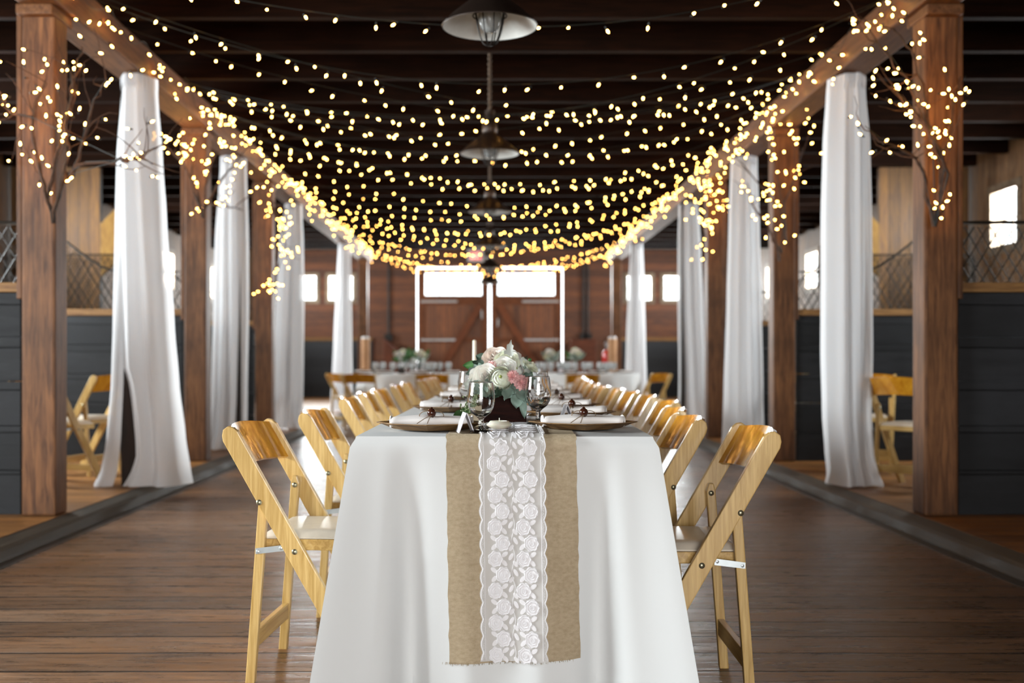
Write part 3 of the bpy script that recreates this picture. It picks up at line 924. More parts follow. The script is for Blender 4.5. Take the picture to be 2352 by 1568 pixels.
while l < 1.15:
    for col in (-1, 1):
        ca = col * .036 + (.0095 if k % 2 else -.0095)
        jit = rr.uniform(-.001, .001)
        det = l < .35
        disc(ca + jit, l, .0185, .0205, 0, 28 if det else 12, .09, .0012, k)
        if det:
            ridge(ca + jit, l, .0172, .0172, 0, 2 * PI, 26, .0012, .0022, .09)
            ridge(ca + jit, l, .0128, .011, .4, 5.6, 16, .0011, .0026, .07)
            ridge(ca + jit, l, .0065, .0055, 2.0, 7.2, 12, .0010, .003)
            ridge(ca + jit, l, .0025, .002, 0, 5, 7, .0009, .0032)
        for (da, dl, an) in ((-.021, .012, .9), (-.020, -.010, -.7)) if (k % 2) else ((.021, .012, -.9), (.020, -.010, .7)):
            disc(ca + da * 1.12, l + dl, .0055, .0100, an, 10, 0, .0011)
    s = 1 if k % 2 else -1
    disc(s * .006, l + .006, .005, .0105, s * .5, 10, 0, .0011)
    disc(-s * .005, l - .012, .005, .0095, -s * .6, 10, 0, .0011)
    l += .0405; k += 1
for s in (-1, 1):                                      # scalloped cord and the line inside it
    pts = [lp(s * (scallop(x) - .003) + .001, x, .0012) for x in [-hang + .003 * q for q in range(int((hang + .6) / .003))]]
    ros.tube(pts, .0012, 4, cap=False)
    pts = [lp(s * (LH - .008), x, .001) for x in [-hang + .02 * q for q in range(int((hang + .6) / .02))]]
    ros.tube(pts, .0009, 4, cap=False)
    pts = [lp(s * (LH - .0035) + .002 * math.sin(x * 900), x, .001) for x in [-hang + .0017 * q for q in range(int((hang + .3) / .0017))]]
    ros.tube(pts, .0006, 3, cap=False)
pts = [lp(.004 * math.sin(x * PI / .0405), x, .001) for x in [-hang + .008 * q for q in range(int((hang + 1.1) / .008))]]
ros.tube(pts, .0008, 4, cap=False)
ln = net.build('lace', M['lacenet'], tr, True)
ros.build('lace_roses', M['lace'], ln, True)
# lace on the rest of the table top
vs, fs = [], []
for j in range(44):
    l = 1.18 + j * .195
    vs += [(RX - LH, l, TZ + .0065), (RX + LH, l, TZ + .0065)]
MB().add(vs, [(2 * j, 2 * j + 1, 2 * j + 3, 2 * j + 2) for j in range(43)]).build('lace_strip', M['lace'], tr)

# ------------------------------------------------------------------ place settings
def make_plate():
    prof = [(.0, .004), (.098, .004), (.128, .017), (.143, .021), (.143, .024), (.126, .0205), (.097, .0075), (.0, .0075)]
    vs, fs = [], []
    n = 8
    pts = []
    for r, z in prof:
        ring = []
        for k in range(n):
            t = 2 * PI * k / n - PI / 2
            q = 1.08 if k % 2 == 0 else .97
            ring.append((max(r, 1e-4) * q * math.cos(t), max(r, 1e-4) * q * math.sin(t), z))
        pts += ring
    for i in range(len(prof) - 1):
        for k in range(n):
            a, b = i * n + k, i * n + (k + 1) % n
            fs.append((a, b, b + n, a + n))
    return MB().add(pts, fs).mesh('plate', M['plate'], False, .0015)
def make_napkin(seed):
    rn = random.Random(seed)
    t = thing('napkin', 'x', 'napkin')
    ph = [rn.uniform(0, 6) for _ in range(5)]
    def fn(u, v):
        x = -.112 + .224 * v
        an = 2 * PI * u
        pin = 1 - .16 * math.exp(-((x - .0) / .014) ** 2)
        ry = .042 * (1 + .06 * math.sin(v * 9 + ph[0]) + .03 * math.sin(3 * an + ph[1])) * (1 + .12 * (abs(2 * v - 1)) ** 2)
        rz = .0165 * pin * (1 + .12 * math.sin(v * 7 + ph[2]) + .08 * math.sin(4 * an + v * 6 + ph[3]))
        if v < .02 or v > .98: ry *= .9; rz *= .9
        c, s = math.cos(an), math.sin(an)
        e = .72
        return (x + .004 * math.sin(an * 2 + ph[4]), ry * abs(c) ** e * (1 if c > 0 else -1), .0165 + rz * abs(s) ** e * (1 if s > 0 else -1))
    w = MB().grid(fn, 36, 30, closed=True)
    for xx, sg in ((-.1125, -1), (.1125, 1)):             # rolled layers at the ends
        for q in (1., .7, .42):
            pts = [(xx + sg * .001, .038 * q * math.cos(a), .0165 + .0145 * q * math.sin(a)) for a in [2 * PI * i / 20 for i in range(21)]]
            w.tube(pts, .0028, 5, cap=False)
    w.build('napkin_cloth', M['napkin'], t, True)
    tw = MB()
    ring = [(.002 * math.sin(a), .0405 * math.cos(a), .0165 + .0165 * math.sin(a)) for a in [2 * PI * i / 28 for i in range(25)]]
    tw.tube(ring, .0014, 5, cap=False)
    tw.tube([(x + .003, y * .99, z) for x, y, z in ring], .0014, 5, cap=False)
    for sg in (-1, 1):
        pts = []
        for q in range(17):
            a = 2 * PI * q / 16
            pts.append((sg * (.017 * (1 - math.cos(a))), -.026 - .006 * math.sin(a), .038 + .011 * math.sin(a) - .002 * (1 - math.cos(a))))
        tw.tube(pts, .0011, 5, cap=False)
        tw.tube([(0, -.032, .036), (-.012 - sg * .006, -.046, .028), (-.026 - sg * .014, -.054, .014)], .0010, 5)
    tw.build('twine', M['twine'], t, True)
    bd = MB().ell((.0, -.024, .042), .0125, 18, 12)
    bd.lathe([(.0001, .058), (.003, .0575), (.0045, .055), (.003, .0535)], 10, Matrix.Translation((0, -.024, 0)))
    bd.build('bead', M['bead'], t, True)
    return t
def goblet_profile(h=.150, r=.041):
    k = h / .150
    out = [(.0001, 0), (.034, 0), (.036, .002), (.034, .0045), (.018, .008), (.008, .014), (.0065, .022), (.0095, .028), (.0068, .034), (.008, .041), (.014, .047), (.028, .058), (.037, .074), (.0405, .092), (.0405, .11), (.038, .13), (.0357, .147), (.0355, .1493), (.0349, .150)]
    inn = [(.0342, .150), (.0336, .1493), (.0338, .147), (.0362, .13), (.0386, .11), (.0386, .092), (.035, .075), (.026, .06), (.012, .052), (.0001, .050)]
    return [(a * r / .0405, z * k) for a, z in out + inn]
gob_mesh = MB().lathe(goblet_profile(), 40).mesh('goblet', M['glass'], True)
gob_far = MB().lathe(goblet_profile(), 14).mesh('goblet', M['farglass'], True)
def goblet(loc, label, group, far=False, sc=1., water=False):
    o = bpy.data.objects.new('goblet', gob_far if far else gob_mesh)
    C.objects.link(o); o.location = loc; o.scale = (sc, sc, sc)
    tag(o, label, 'goblet', group)
    if water:
        MB().lathe([(.0001, .0505), (.012, .0525), (.0258, .0605), (.0347, .0755), (.0375, .085), (.0001, .085)], 40).build('water', M['glass'], o, True)
    return o
plate_mesh = make_plate()
nap = [make_napkin(s) for s in (2, 5)]
nused = [0, 0]
def setting(x, y, i, side, lift=0):
    p = T(x, y, TZ + .0020 + (.0065 if abs(x) < .05 else .0))
    o = bpy.data.objects.new('plate', plate_mesh); C.objects.link(o)
    o.location = p; o.rotation_euler = (0, 0, TA + rnd.uniform(-.12, .12))
    tag(o, 'brown palm-leaf plate, %s from the camera on the %s of the long table' % (ORD[i], side), 'plate', 'plates on the long table')
    q = i % 2
    loc = T(x + rnd.uniform(-.008, .008), y, TZ + .0095)
    rot = TA + rnd.uniform(-.08, .08)
    lab = 'white napkin tied with brown bead, %s from the camera on the %s' % (ORD[i], side)
    if not nused[q]:
        nused[q] = 1
        nap[q].location = loc; nap[q].rotation_euler = (0, 0, rot); tag(nap[q], lab, 'napkin', 'tied napkins')
    else: dup(nap[q], loc, rot, lab, 'tied napkins')
for i, y in enumerate((.235, 1.30, 2.5, 3.35, 4.3, 5.3, 6.4, 7.5, 8.6)):
    setting(-.205, y, i + 1, 'left')
for i, y in enumerate((.275, .88, 1.52, 2.2, 2.9, 3.6, 4.4, 5.2, 6.1, 7.0, 7.9, 8.8)):
    setting(.222, y, i + 1, 'right')
GG = 'water goblets on the long table'
goblet(P(1105, 1001, 2.868), 'clear water goblet nearest the camera, beside the tent card', GG, sc=.89).location.z = TZ + .0075
g = goblet(T(.045 + .03, .43, TZ + .0075), 'clear water goblet half full, right of the wooden flower box', GG, water=True, sc=.95)
g.location = Vector((.144, 3.24, TZ + .0075))
o = goblet(Vector((.163, 3.72, TZ + .0075)), 'clear water goblet right behind the half full one', GG, sc=1.)
goblet(Vector((-.075, 3.95, TZ + .0075)), 'clear water goblet left behind the nearest flowers', GG, sc=1.)
gi = 0
for y in (2.0, 2.7, 3.5, 4.4, 5.4, 6.6, 7.8):
    for s in (-1, 1):
        gi += 1
        goblet(T(s * .10 + .018, y + .1 * s, TZ + .0075), 'clear water goblet, %s on the %s beyond the nearest flowers' % (ORD[(gi + 1) // 2], 'left' if s < 0 else 'right'), GG, True)
def tent(p, rot, label):
    w = MB()
    for s in (-1, 1):
        w.add([(0, -.04, .052), (s * .019, -.04, 0), (s * .019, .04, 0), (0, .04, .052), (s * .0022, -.04, .052), (s * .0212, -.04, 0), (s * .0212, .04, 0), (s * .0022, .04, .052)],
              [(0, 1, 2, 3), (4, 7, 6, 5), (0, 4, 5, 1), (3, 2, 6, 7), (1, 5, 6, 2), (0, 3, 7, 4)])
    o = w.build('place_card', M['card'], loc=p, rot=rot)
    tag(o, label, 'place card', 'tent cards on the long table')
tent(Vector((-.066, 2.905, TZ + .006)), .13, 'white folded tent card beside the nearest goblet')
tent(Vector((.245, 3.49, TZ + .002)), .05, 'white folded tent card behind the nearest right plate')
tent(Vector((.2, 4.15, TZ + .002)), .1, 'white folded tent card before the third right plate')
# votive candle
t = thing('candle', 'ivory floating candle in front of the wooden flower box', 'candle', (.026, 2.985, TZ + .0075))
MB().lathe([(.0001, 0), (.016, 0), (.033, .010), (.035, .014), (.025, .024), (.021, .024), (.020, .021), (.0001, .021)], 32).build('wax', M['wax'], t, True)
MB().tube([(0, 0, .021), (0, .001, .032)], .0012, 6).build('wick', M['wax'], t)
t = thing('taper_candle', 'cream taper candle standing left behind the nearest flowers', 'candle', (-.069, 4.9, TZ + .004))
MB().lathe([(.0001, 0), (.03, 0), (.03, .01), (.013, .02), (.013, .05), (.0001, .05)], 20).build('holder', M['glass'], t, True)
MB().lathe([(.0001, .05), (.010, .05), (.008, .28), (.0001, .285)], 14).build('wax', M['wax'], t, True)

# ------------------------------------------------------------------ flowers
def frame(pos, nrm, spin=0):
    z = Vector(nrm).normalized()
    x = z.orthogonal().normalized()
    y = z.cross(x)
    m = Matrix((x, y, z)).transposed().to_4x4()
    return Matrix.Translation(pos) @ m @ Matrix.Rotation(spin, 4, 'Z')
def rose(mb, pos, nrm, r, seed, layers=5, open_=1.):
    """cupped petals in layers, inner ones upright, outer ones folded out"""
    rn = random.Random(seed)
    Mx = frame(pos, nrm, rn.uniform(0, 6))
    for L in range(layers):
        q = (L + .4) / layers
        n = 3 + L
        for k in range(n):
            a0 = 2 * PI * (k + .37 * L) / n + rn.uniform(-.15, .15)
            half = PI / n * 1.25 + .12
            tilt = open_ * (q ** 1.5) * 1.0
            hh = r * (1.05 - .45 * q) * rn.uniform(.92, 1.08)
            def fn(u, v, a0=a0, half=half, tilt=tilt, hh=hh, q=q):
                an = a0 + (u - .5) * 2 * half
                wv = 1 - .35 * (2 * u - 1) ** 2 * v
                rad = r * q * (.35 + .55 * math.sin(v * PI * .55)) + r * tilt * .45 * v * v
                z = -r * .35 + hh * v * wv * (1.15 - .35 * tilt) + r * .25
                rad *= 1 + .05 * math.sin(an * 5 + v * 4 + a0)
                return (rad * math.cos(an), rad * math.sin(an), z)
            mb.grid(fn, 8, 5, Mx)
    return mb
def ranunculus(mb, pos, nrm, r, seed):
    """many thin petals in nested rings, each ring opening a little wider"""
    rn = random.Random(seed)
    Mx = frame(pos, nrm, rn.uniform(0, 6))
    for L in range(9):
        top = math.radians(9 + L * 9.5)
        R0 = r * (.60 + .05 * L)
        n = 4 if L < 4 else 5
        for k in range(n):
            a0 = 2 * PI * (k + .43 * L) / n + rn.uniform(-.15, .15)
            tp = top * rn.uniform(.9, 1.12)
            def fn(u, v, a0=a0, R0=R0, tp=tp, n=n, k=k):
                w = (2 * u - 1)
                an = a0 + w * (PI / n * 1.35)
                th = math.radians(140) + (tp + .16 * w * w - math.radians(140)) * v
                rad = R0 * (1 + .03 * w + .07 * max(0, v - .7) / .3 + .012 * math.sin(an * 7 + k))
                return (rad * math.sin(th) * math.cos(an), rad * math.sin(th) * math.sin(an), rad * math.cos(th) * .82)
            mb.grid(fn, 8, 8, Mx)
    return mb
def carnation(mb, pos, nrm, r, seed):
    rn = random.Random(seed)
    Mx = frame(pos, nrm, rn.uniform(0, 6))
    for L in range(6):
        tz = L / 5
        ph = rn.uniform(0, 6)
        def fn(u, v, tz=tz, ph=ph):
            an = 2 * PI * u
            rad = r * (1 - .62 * tz) * v * (1 + .10 * math.sin(an * 13 + ph) * v)
            z = r * (.1 + .55 * tz) * v + r * .16 * v * math.sin(an * 9 + ph) * v - r * .2 * v ** 3 * (1 - tz)
            return (rad * math.cos(an), rad * math.sin(an), z)
        mb.grid(fn, 60, 5, Mx, closed=True)
    return mb
def leaf(mb, base_, tip, w, seed, lobed=0, curl=.15, up=(0, 0, 1)):
    rn = random.Random(seed)
    b, t = Vector(base_), Vector(tip)
    ax = t - b; L = ax.length; ax.normalize()
    side = ax.cross(Vector(up)); side = side.normalized() if side.length > 1e-4 else Vector((1, 0, 0))
    nr = side.cross(ax)
    def fn(u, v):
        s = 2 * u - 1
        wid = w * math.sin(PI * min(1, v * .98 + .02) ** .8) ** .75
        if lobed: wid *= 1 - lobed * .5 * (1 - abs(math.sin(v * PI * 4.2 + .5))) * abs(s)
        p = b + ax * (L * (v + (lobed * .05 * abs(s) * math.sin(v * 26)))) + side * s * wid + nr * (-curl * L * v * v + .25 * w * s * s + .08 * w * math.sin(v * 9 + s * 3 + seed))
        return tuple(p)
    mb.grid(fn, 8 if lobed else 6, 18 if lobed else 9)
    return mb
def part(t, name, mb, mat): return mb.build(name, M[mat], t, True)
# nearest arrangement, placed round the wooden box; coordinates relative to the box middle top
BX = Vector((.044, 3.42, TZ + .0075))
t = thing('flower_box', 'dark brown wooden box holding the nearest flowers', 'box', BX)
w = MB()
w.box((-.068, -.10, 0), (.068, -.088, .088)); w.box((-.068, .088, 0), (.068, .10, .088)); w.box((-.068, -.088, 0), (-.058, .088, .088)); w.box((.058, -.088, 0), (.068, .088, .088)); w.box((-.058, -.088, 0), (.058, .088, .01))
w.build('box_panel', M['boxwood'], t, bevel=.002)
MB().box((-.058, -.088, .01), (.058, .088, .078)).build('foam', M['ldark'], t)
def arrangement(origin, label, full=True, seed=1, scale=1.):
    t = thing('flower_arrangement', label, 'flowers', origin, 0, 'flower boxes down the table')
    rn = random.Random(seed)
    O = Vector(origin)
    if full:
        at = lambda px, py, d: P(px, py, d) - O
        FL = [('r', 1150, 869, 3.29, .036, 'pcream', 'ranunculus'), ('o', 1118, 868, 3.31, .036, 'pwhite', 'rose'), ('o', 1139, 826, 3.40, .036, 'pblush', 'rose'),
              ('o', 1164, 835, 3.37, .034, 'pcream', 'rose'), ('o', 1157, 850, 3.33, .034, 'pwhite', 'rose'), ('r', 1184, 851, 3.36, .026, 'pwhite', 'ranunculus'),
              ('c', 1133, 843, 3.33, .024, 'ppink', 'carnation'), ('c', 1178, 865, 3.28, .021, 'ppink', 'carnation'), ('c', 1198, 878, 3.29, .024, 'ppink', 'carnation'), ('c', 1207, 890, 3.30, .016, 'ppink', 'carnation'),
              ('o', 1102, 866, 3.38, .028, 'pwhite', 'rose'), ('o', 1172, 822, 3.48, .03, 'pwhite', 'rose'), ('o', 1215, 845, 3.5, .024, 'pcream', 'rose'), ('o', 1132, 858, 3.36, .03, 'pwhite', 'rose')]
        cen = Vector((0, .02, .09))
        for i, (k, px, py, d, r, mt, nm) in enumerate(FL):
            p = at(px, py, d)
            nrm = (p - cen).normalized() + Vector((0, -.9, .25))
            w = MB()
            if k == 'r': ranunculus(w, p, nrm, r, i)
            elif k == 'o': rose(w, p, nrm, r, i + 20, 6, 1.)
            else: carnation(w, p, nrm, r, i)
            fo = part(t, nm, w, mt)
            if k == 'r':
                n = nrm.normalized()
                part(fo, 'eye', MB().ell(p + n * r * .62, r * .14, 8, 6), 'pgreen')
        LV = [  # name, base px, tip px, width, lobed, material
            (1163, 845, 3.36, 1174, 781, 3.36, .017, .75, 'lsilver', (0, -1, .1)), (1130, 850, 3.42, 1075, 885, 3.40, .032, .5, 'lgrey', (0, -.6, 1)), (1140, 850, 3.42, 1085, 830, 3.44, .03, .6, 'ldark', (0, -1, .4)),
            (1120, 850, 3.42, 1070, 858, 3.42, .028, .6, 'lgrey', (0, -1, .3)), (1110, 840, 3.45, 1062, 838, 3.46, .017, 0, 'lgreen', (0, -1, .3)), (1125, 830, 3.44, 1092, 815, 3.46, .018, 0, 'ldark', (0, -1, .3)),
            (1175, 880, 3.31, 1160, 915, 3.25, .026, .5, 'lgrey', (0, -1, .2)), (1185, 878, 3.31, 1203, 920, 3.26, .024, .5, 'lgrey', (.3, -1, .2)), (1188, 905, 3.29, 1186, 937, 3.27, .019, 0, 'lgrey', (0, -1, .1)),
            (1198, 905, 3.30, 1205, 960, 3.27, .012, 0, 'lgrey', (0, -1, .1)), (1195, 890, 3.31, 1210, 925, 3.29, .016, 0, 'lgrey', (.2, -1, .1)), (1180, 840, 3.5, 1225, 850, 3.5, .03, .7, 'lsilver', (0, -1, .5)),
            (1180, 850, 3.48, 1232, 868, 3.52, .028, .7, 'lgrey', (0, -1, .5)), (1165, 830, 3.46, 1186, 815, 3.44, .012, 0, 'lgreen', (0, -1, .4)), (1118, 880, 3.29, 1124, 900, 3.25, .012, 0, 'lgrey', (0, -1, 0)),
            (1125, 872, 3.30, 1120, 888, 3.26, .013, 0, 'lgrey', (0, -1, 0)), (1110, 880, 3.3, 1082, 905, 3.28, .026, .5, 'lgrey', (0, -1, .2)), (1100, 890, 3.32, 1065, 880, 3.33, .026, .6, 'lsilver', (0, -1, .2)),
            (1085, 940, 3.28, 1040, 955, 3.2, .02, 0, 'lgreen', (0, -.4, 1)), (1160, 890, 3.30, 1140, 905, 3.26, .02, .4, 'ldark', (0, -1, 0)), (1130, 890, 3.30, 1110, 912, 3.27, .022, .4, 'lgrey', (0, -1, 0)),
            (1140, 890, 3.32, 1135, 915, 3.27, .022, .5, 'ldark', (0, -1, 0)), (1200, 860, 3.46, 1222, 885, 3.42, .02, .3, 'ldark', (0, -1, .2)), (1185, 835, 3.5, 1210, 826, 3.5, .02, .6, 'lsilver', (0, -1, .4))]
        for i, (a, b, d0, c, e, d1, wd, lo, mt, up) in enumerate(LV):
            part(t, 'leaf', leaf(MB(), at(a, b, d0), at(c, e, d1), wd, i, lo, .12, up), mt)
        for i in range(5):                                # seeded sprigs trailing on the left
            w = MB()
            p0 = at(1090, 900, 3.31); p1 = at(1062 + i * 7, 948 - abs(i - 2) * 4, 3.24 - .012 * i)
            pts = [p0.lerp(p1, q / 6) + Vector((0, -.01 * math.sin(q), 0)) for q in range(7)]
            w.tube(pts, .0011, 5)
            for q in range(26):
                c = p0.lerp(p1, rn.random()) + Vector((rn.gauss(0, .007), rn.gauss(0, .006), rn.gauss(0, .006)))
                w.ell(c, rn.uniform(.0018, .0032), 6, 4)
            part(t, 'seed_sprig', w, 'lberry')
        for (px, py, d, mt) in ((1121, 807, 3.42, 'lgreen'), (1217, 826, 3.5, 'lgreen')):
            w = MB(); c = at(px, py, d); w.ell(c, .006, 8, 6); w.tube([c, c + Vector((.01, .01, -.05))], .001, 5)
            part(t, 'bud', w, mt)
        w = MB()
        for px, py in ((1133, 800), (1146, 800)):
            pass
    else:
        for i in range(9):
            a = rn.uniform(0, 6.28); q = rn.uniform(.2, 1)
            p = Vector((.08 * q * math.cos(a), .1 * q * math.sin(a), .12 + .07 * (1 - q) + rn.uniform(-.01, .02))) * scale
            n = p - Vector((0, 0, .05)) + Vector((0, -.06, 0))
            w = MB(); k = rn.random()
            if k < .6: part(t, 'rose', rose(w, p, n, .033 * scale, i + seed, 4), rn.choice(('pwhite', 'pcream', 'pblush')))
            elif k < .8: part(t, 'ranunculus', ranunculus(w, p, n, .03 * scale, i), 'pcream')
            else: part(t, 'carnation', carnation(w, p, n, .025 * scale, i), 'ppink')
        for i in range(16):
            a = rn.uniform(0, 6.28)
            b = Vector((.04 * math.cos(a), .05 * math.sin(a), .10)) * scale
            e = Vector((.13 * math.cos(a), .13 * math.sin(a), rn.uniform(.06, .22))) * scale
            part(t, 'leaf', leaf(MB(), b, e, .022 * scale, i, .5 * (i % 2), .1, (0, -1, .5)), rn.choice(('lgrey', 'lsilver', 'ldark', 'lgrey')))
    return t
arrangement(BX, 'nearest flowers: white roses, pink carnations and silvery leaves in the wooden box')
for i, y in enumerate((2.95, 5.2, 7.6)):
    o = T(.01, y, TZ + .0075)
    t = thing('flower_box', 'dark wooden flower box, %s from the camera' % ORD[i + 2], 'box', o, TA)
    MB().box((-.068, -.1, 0), (.068, .1, .085)).build('box_panel', M['boxwood'], t, bevel=.002)
    arrangement(o, 'white flowers and grey leaves in the %s wooden box down the table' % ORD[i + 2], False, 40 + i)

# ------------------------------------------------------------------ far round tables
def round_table(nm, x, y, r, seed):
    rn = random.Random(seed)
    t = thing('round_table', 'far round table under a white cloth on the %s of the aisle' % nm, 'table', (x, y, 0), 0, 'far round tables')
    MB().lathe([(.0001, TZ - .04), (r - .02, TZ - .04), (r - .02, TZ - .006), (.0001, TZ - .006)], 40).build('tabletop', M['ply'], t)
    MB().tube([(0, 0, 0), (0, 0, TZ - .04)], .04, 10).build('leg', M['steel'], t)
    n = 160
    vs, fs = [(0, 0, TZ)], []
    rows = [(r - .02, 0), (r - .004, -.001), (r + .004, -.01)] + [(r + .006, -.03 - .69 * q / 12) for q in range(13)]
    ph = rn.uniform(0, 6)
    for rr_, dz in rows:
        for k in range(n):
            a = 2 * PI * k / n
            q = min(1, max(0, -dz - .02) / .7)
            f = .055 * q * (math.sin(a * 15 + ph) + .4 * math.sin(a * 9 + ph * 2)) + .05 * q
            vs.append(((rr_ + f) * math.cos(a), (rr_ + f) * math.sin(a), TZ + dz))
    for j in range(len(rows) - 1):
        for k in range(n):
            a, b = 1 + j * n + k, 1 + j * n + (k + 1) % n
            fs.append((a, b, b + n, a + n))
    fs += [(0, 1 + k, 1 + (k + 1) % n) for k in range(n)]
    tag(MB().add(vs, fs).build('tablecloth', M['cloth'], smooth=True, loc=(x, y, 0)), 'white cloth with soft folds on the far %s round table' % nm, 'tablecloth', 'far round tablecloths')
round_table('left', -1.10, 15.75, .80, 1)
round_table('right', 1.36, 15.75, .80, 2)
far_gob = 0
for nm, lst in (('left', [(862, 15.1), (902, 15.2), (920, 15.3), (946, 15.9), (975, 15.3), (985, 15.8), (995, 15.2), (1010, 15.6), (880, 16.1), (930, 16.3), (962, 16.3), (1030, 15.9)]),
                ('right', [(1250, 15.4), (1266, 16.0), (1286, 15.5), (1305, 16.2), (1320, 15.3), (1342, 15.9), (1378, 15.2), (1392, 15.6), (1410, 15.3), (1236, 15.9), (1400, 16.2), (1296, 15.9), (1355, 15.4)])):
    for i, (px, d) in enumerate(sorted(lst)):
        goblet(((px - VX) * d / F, d, TZ + .0005), 'clear stem glass on the far %s round table, %s from the left' % (nm, ORD[i + 1]), 'glasses on the far round tables', True, 1.05)
pi_ = 0
for nm, lst in (('left', [(835, 15.7), (880, 15.45), (960, 15.2), (1040, 15.5)]), ('right', [(1225, 15.6), (1300, 15.2), (1372, 15.35), (1432, 15.7)])):
    for i, (px, d) in enumerate(lst):
        loc = ((px - VX) * d / F, d, TZ + .0005)
        o = bpy.data.objects.new('plate', plate_mesh); C.objects.link(o); o.location = loc
        tag(o, 'palm-leaf plate on the far %s round table, %s from the left' % (nm, ORD[i + 1]), 'plate', 'plates on the far round tables')
        dup(nap[i % 2], (loc[0], loc[1], loc[2] + .008), .3 * i, 'white tied napkin on the far %s round table, %s from the left' % (nm, ORD[i + 1]), 'napkins on the far round tables')
def bouquet(px, py, d, label, seed, h=.18):
    p = Vector(((px - VX) * d / F, d, TZ + .0005))
    v = thing('vase', 'glass vase of the ' + label.split(',')[0] + ', ' + label.split(', ')[1], 'vase', p, 0, 'vases on the far tables')
    MB().lathe([(.0001, 0), (.04, 0), (.042, .01), (.036, .1), (.03, h - .06), (.036, h - .04), (.034, h - .04), (.028, h - .06), (.034, .1), (.0395, .012), (.0001, .006)], 18).build('vase_body', M['glass'], v, True)
    t = thing('bouquet', label, 'flowers', p, 0, 'bouquets on the far tables')
    rn = random.Random(seed)
    st = MB()
    for i in range(8):
        a = rn.uniform(0, 6.28); q = rn.uniform(.1, 1)
        c = Vector((.10 * q * math.cos(a), .10 * q * math.sin(a), h + .04 + .07 * (1 - q) + rn.uniform(0, .04)))
        part(t, 'rose', rose(MB(), c, c - Vector((0, .1, h - .1)), .045, seed * 9 + i, 4), rn.choice(('pwhite', 'pcream', 'pwhite')))
        st.tube([(0, 0, .02), (c.x * .2, c.y * .2, h - .05), tuple(c)], .003, 5)
    part(t, 'stems', st, 'lgrey')
    for i in range(12):
        a = rn.uniform(0, 6.28)
        b = Vector((.05 * math.cos(a), .05 * math.sin(a), h))
        e = Vector((.16 * math.cos(a), .16 * math.sin(a), h + rn.uniform(-.02, .2)))
        part(t, 'leaf', leaf(MB(), b, e, .03, i, .3 * (i % 2), .1, (0, -1, .5)), rn.choice(('lgrey', 'lsilver', 'lgreen')))
bouquet(925, 0, 15.55, 'white and green bouquet on the far left table, the left one', 3)
bouquet(964, 0, 16.25, 'white bouquet on the far left table, the right one', 4)
bouquet(1264, 0, 16.1, 'white bouquet on the far right table, the left one', 5)
bouquet(1322, 0, 15.6, 'white bouquet on the far right table, the right one', 6, .2)
for px, d, lab in ((922, 15.15, 'small dark framed card before the left bouquet on the far left table'), (1288, 15.1, 'small framed card before the bouquets on the far right table')):
    t = thing('table_card', lab, 'card', ((px - VX) * d / F, d, TZ + .0005), 0, 'framed cards on the far tables')
    MB().box((-.045, -.006, 0), (.045, .006, .085)).build('frame', M['slate'], t)
    MB().box((-.033, -.0075, .012), (.033, -.006, .073)).build('card_face', M['card'] if px > 1000 else M['slate'], t)

# ------------------------------------------------------------------ things at the far wall
t = thing('exit_sign', 'white exit sign with a red lit face above the far doors', 'sign', (-.327, YF - .02, 3.21))
MB().box((-.19, -.05, 0), (.19, .0, .285)).build('housing', M['white'], t, bevel=.01)
MB().box((-.135, -.053, .045), (.135, -.05, .24)).build('lit_face', M['exitface'], t)
fc = bpy.data.curves.new('exit_text', 'FONT'); fc.body = 'EXIT'; fc.size = .20; fc.align_x = 'CENTER'; fc.extrude = .004; fc.offset = .008
fo = bpy.data.objects.new('exit_text', fc); C.objects.link(fo)
dg = bpy.context.evaluated_depsgraph_get()
me = bpy.data.meshes.new_from_object(fo.evaluated_get(dg)); bpy.data.objects.remove(fo)
me.materials.clear(); me.materials.append(M['exitred'])
lo = bpy.data.objects.new('lettering', me); C.objects.link(lo); lo.parent = t
lo.location = (0, -.055, .072); lo.rotation_euler = (PI / 2, 0, 0); lo.scale = (.56, 1, 1)
for sgn, nm, px in ((-1, 'left', 893), (1, 'right', 1340), (1, 'right', 1350)):
    x = (px - VX) * YF / F
    t = thing('conduit', 'dark conduit pipe on the far wall, %s of the doors%s' % (nm, '' if nm == 'left' else (', the %s of the pair' % ('inner' if px == 1340 else 'outer'))), 'pipe', (x, YF - .03, 1.5), 0, 'wall conduits')
    MB().tube([(0, 0, 0), (0, 0, 1.9)], .022, 8).build('pipe', M['conduit'], t, True)
    MB().box((-.09, -.05, -.12), (.09, .02, .05)).build('junction_box', M['conduit'], t, bevel=.008)
for sgn, nm in ((-1, 'left'), (1, 'right')):
    x = sgn * 2.42
    t = thing('bollard', 'short tan round post with pale top at the far %s end' % nm, 'post', (x - (0 if sgn < 0 else .03), 21.2, 0), 0, 'tan round posts')
    MB().lathe([(.0001, 0), (.085, 0), (.085, 1.36), (.0001, 1.36)], 20).build('body', M['tan'], t, True)
    MB().lathe([(.0001, 1.36), (.08, 1.36), (.07, 1.40), (.0001, 1.405)], 20).build('top', M['white'], t, True)
    w = MB()
    a = [(sgn * 2.38, 0), (sgn * 2.38, 1.42), (sgn * 1.82, .95 if sgn < 0 else 1.4), (sgn * 1.82, 0)]
    w.prism(a, 1, 24.3, 25.1)
    tag(w.build('wooden_bin', M['binwood'], bevel=.02), 'brown wooden feed bin by the far wall, %s of the doors' % nm, 'bin', 'feed bins')
t = thing('fire_extinguisher', 'red fire extinguisher with silver valve on the far right', 'fire extinguisher', (2.30, 21.35, .9))
MB().box((-.1, -.1, -.9), (.1, .1, -.02)).build('stand', M['darkpost'], t)
MB().lathe([(.0001, -.02), (.085, -.02), (.095, .0), (.095, .17), (.075, .22), (.03, .25), (.0001, .25)], 20).build('cylinder', M['red'], t, True)
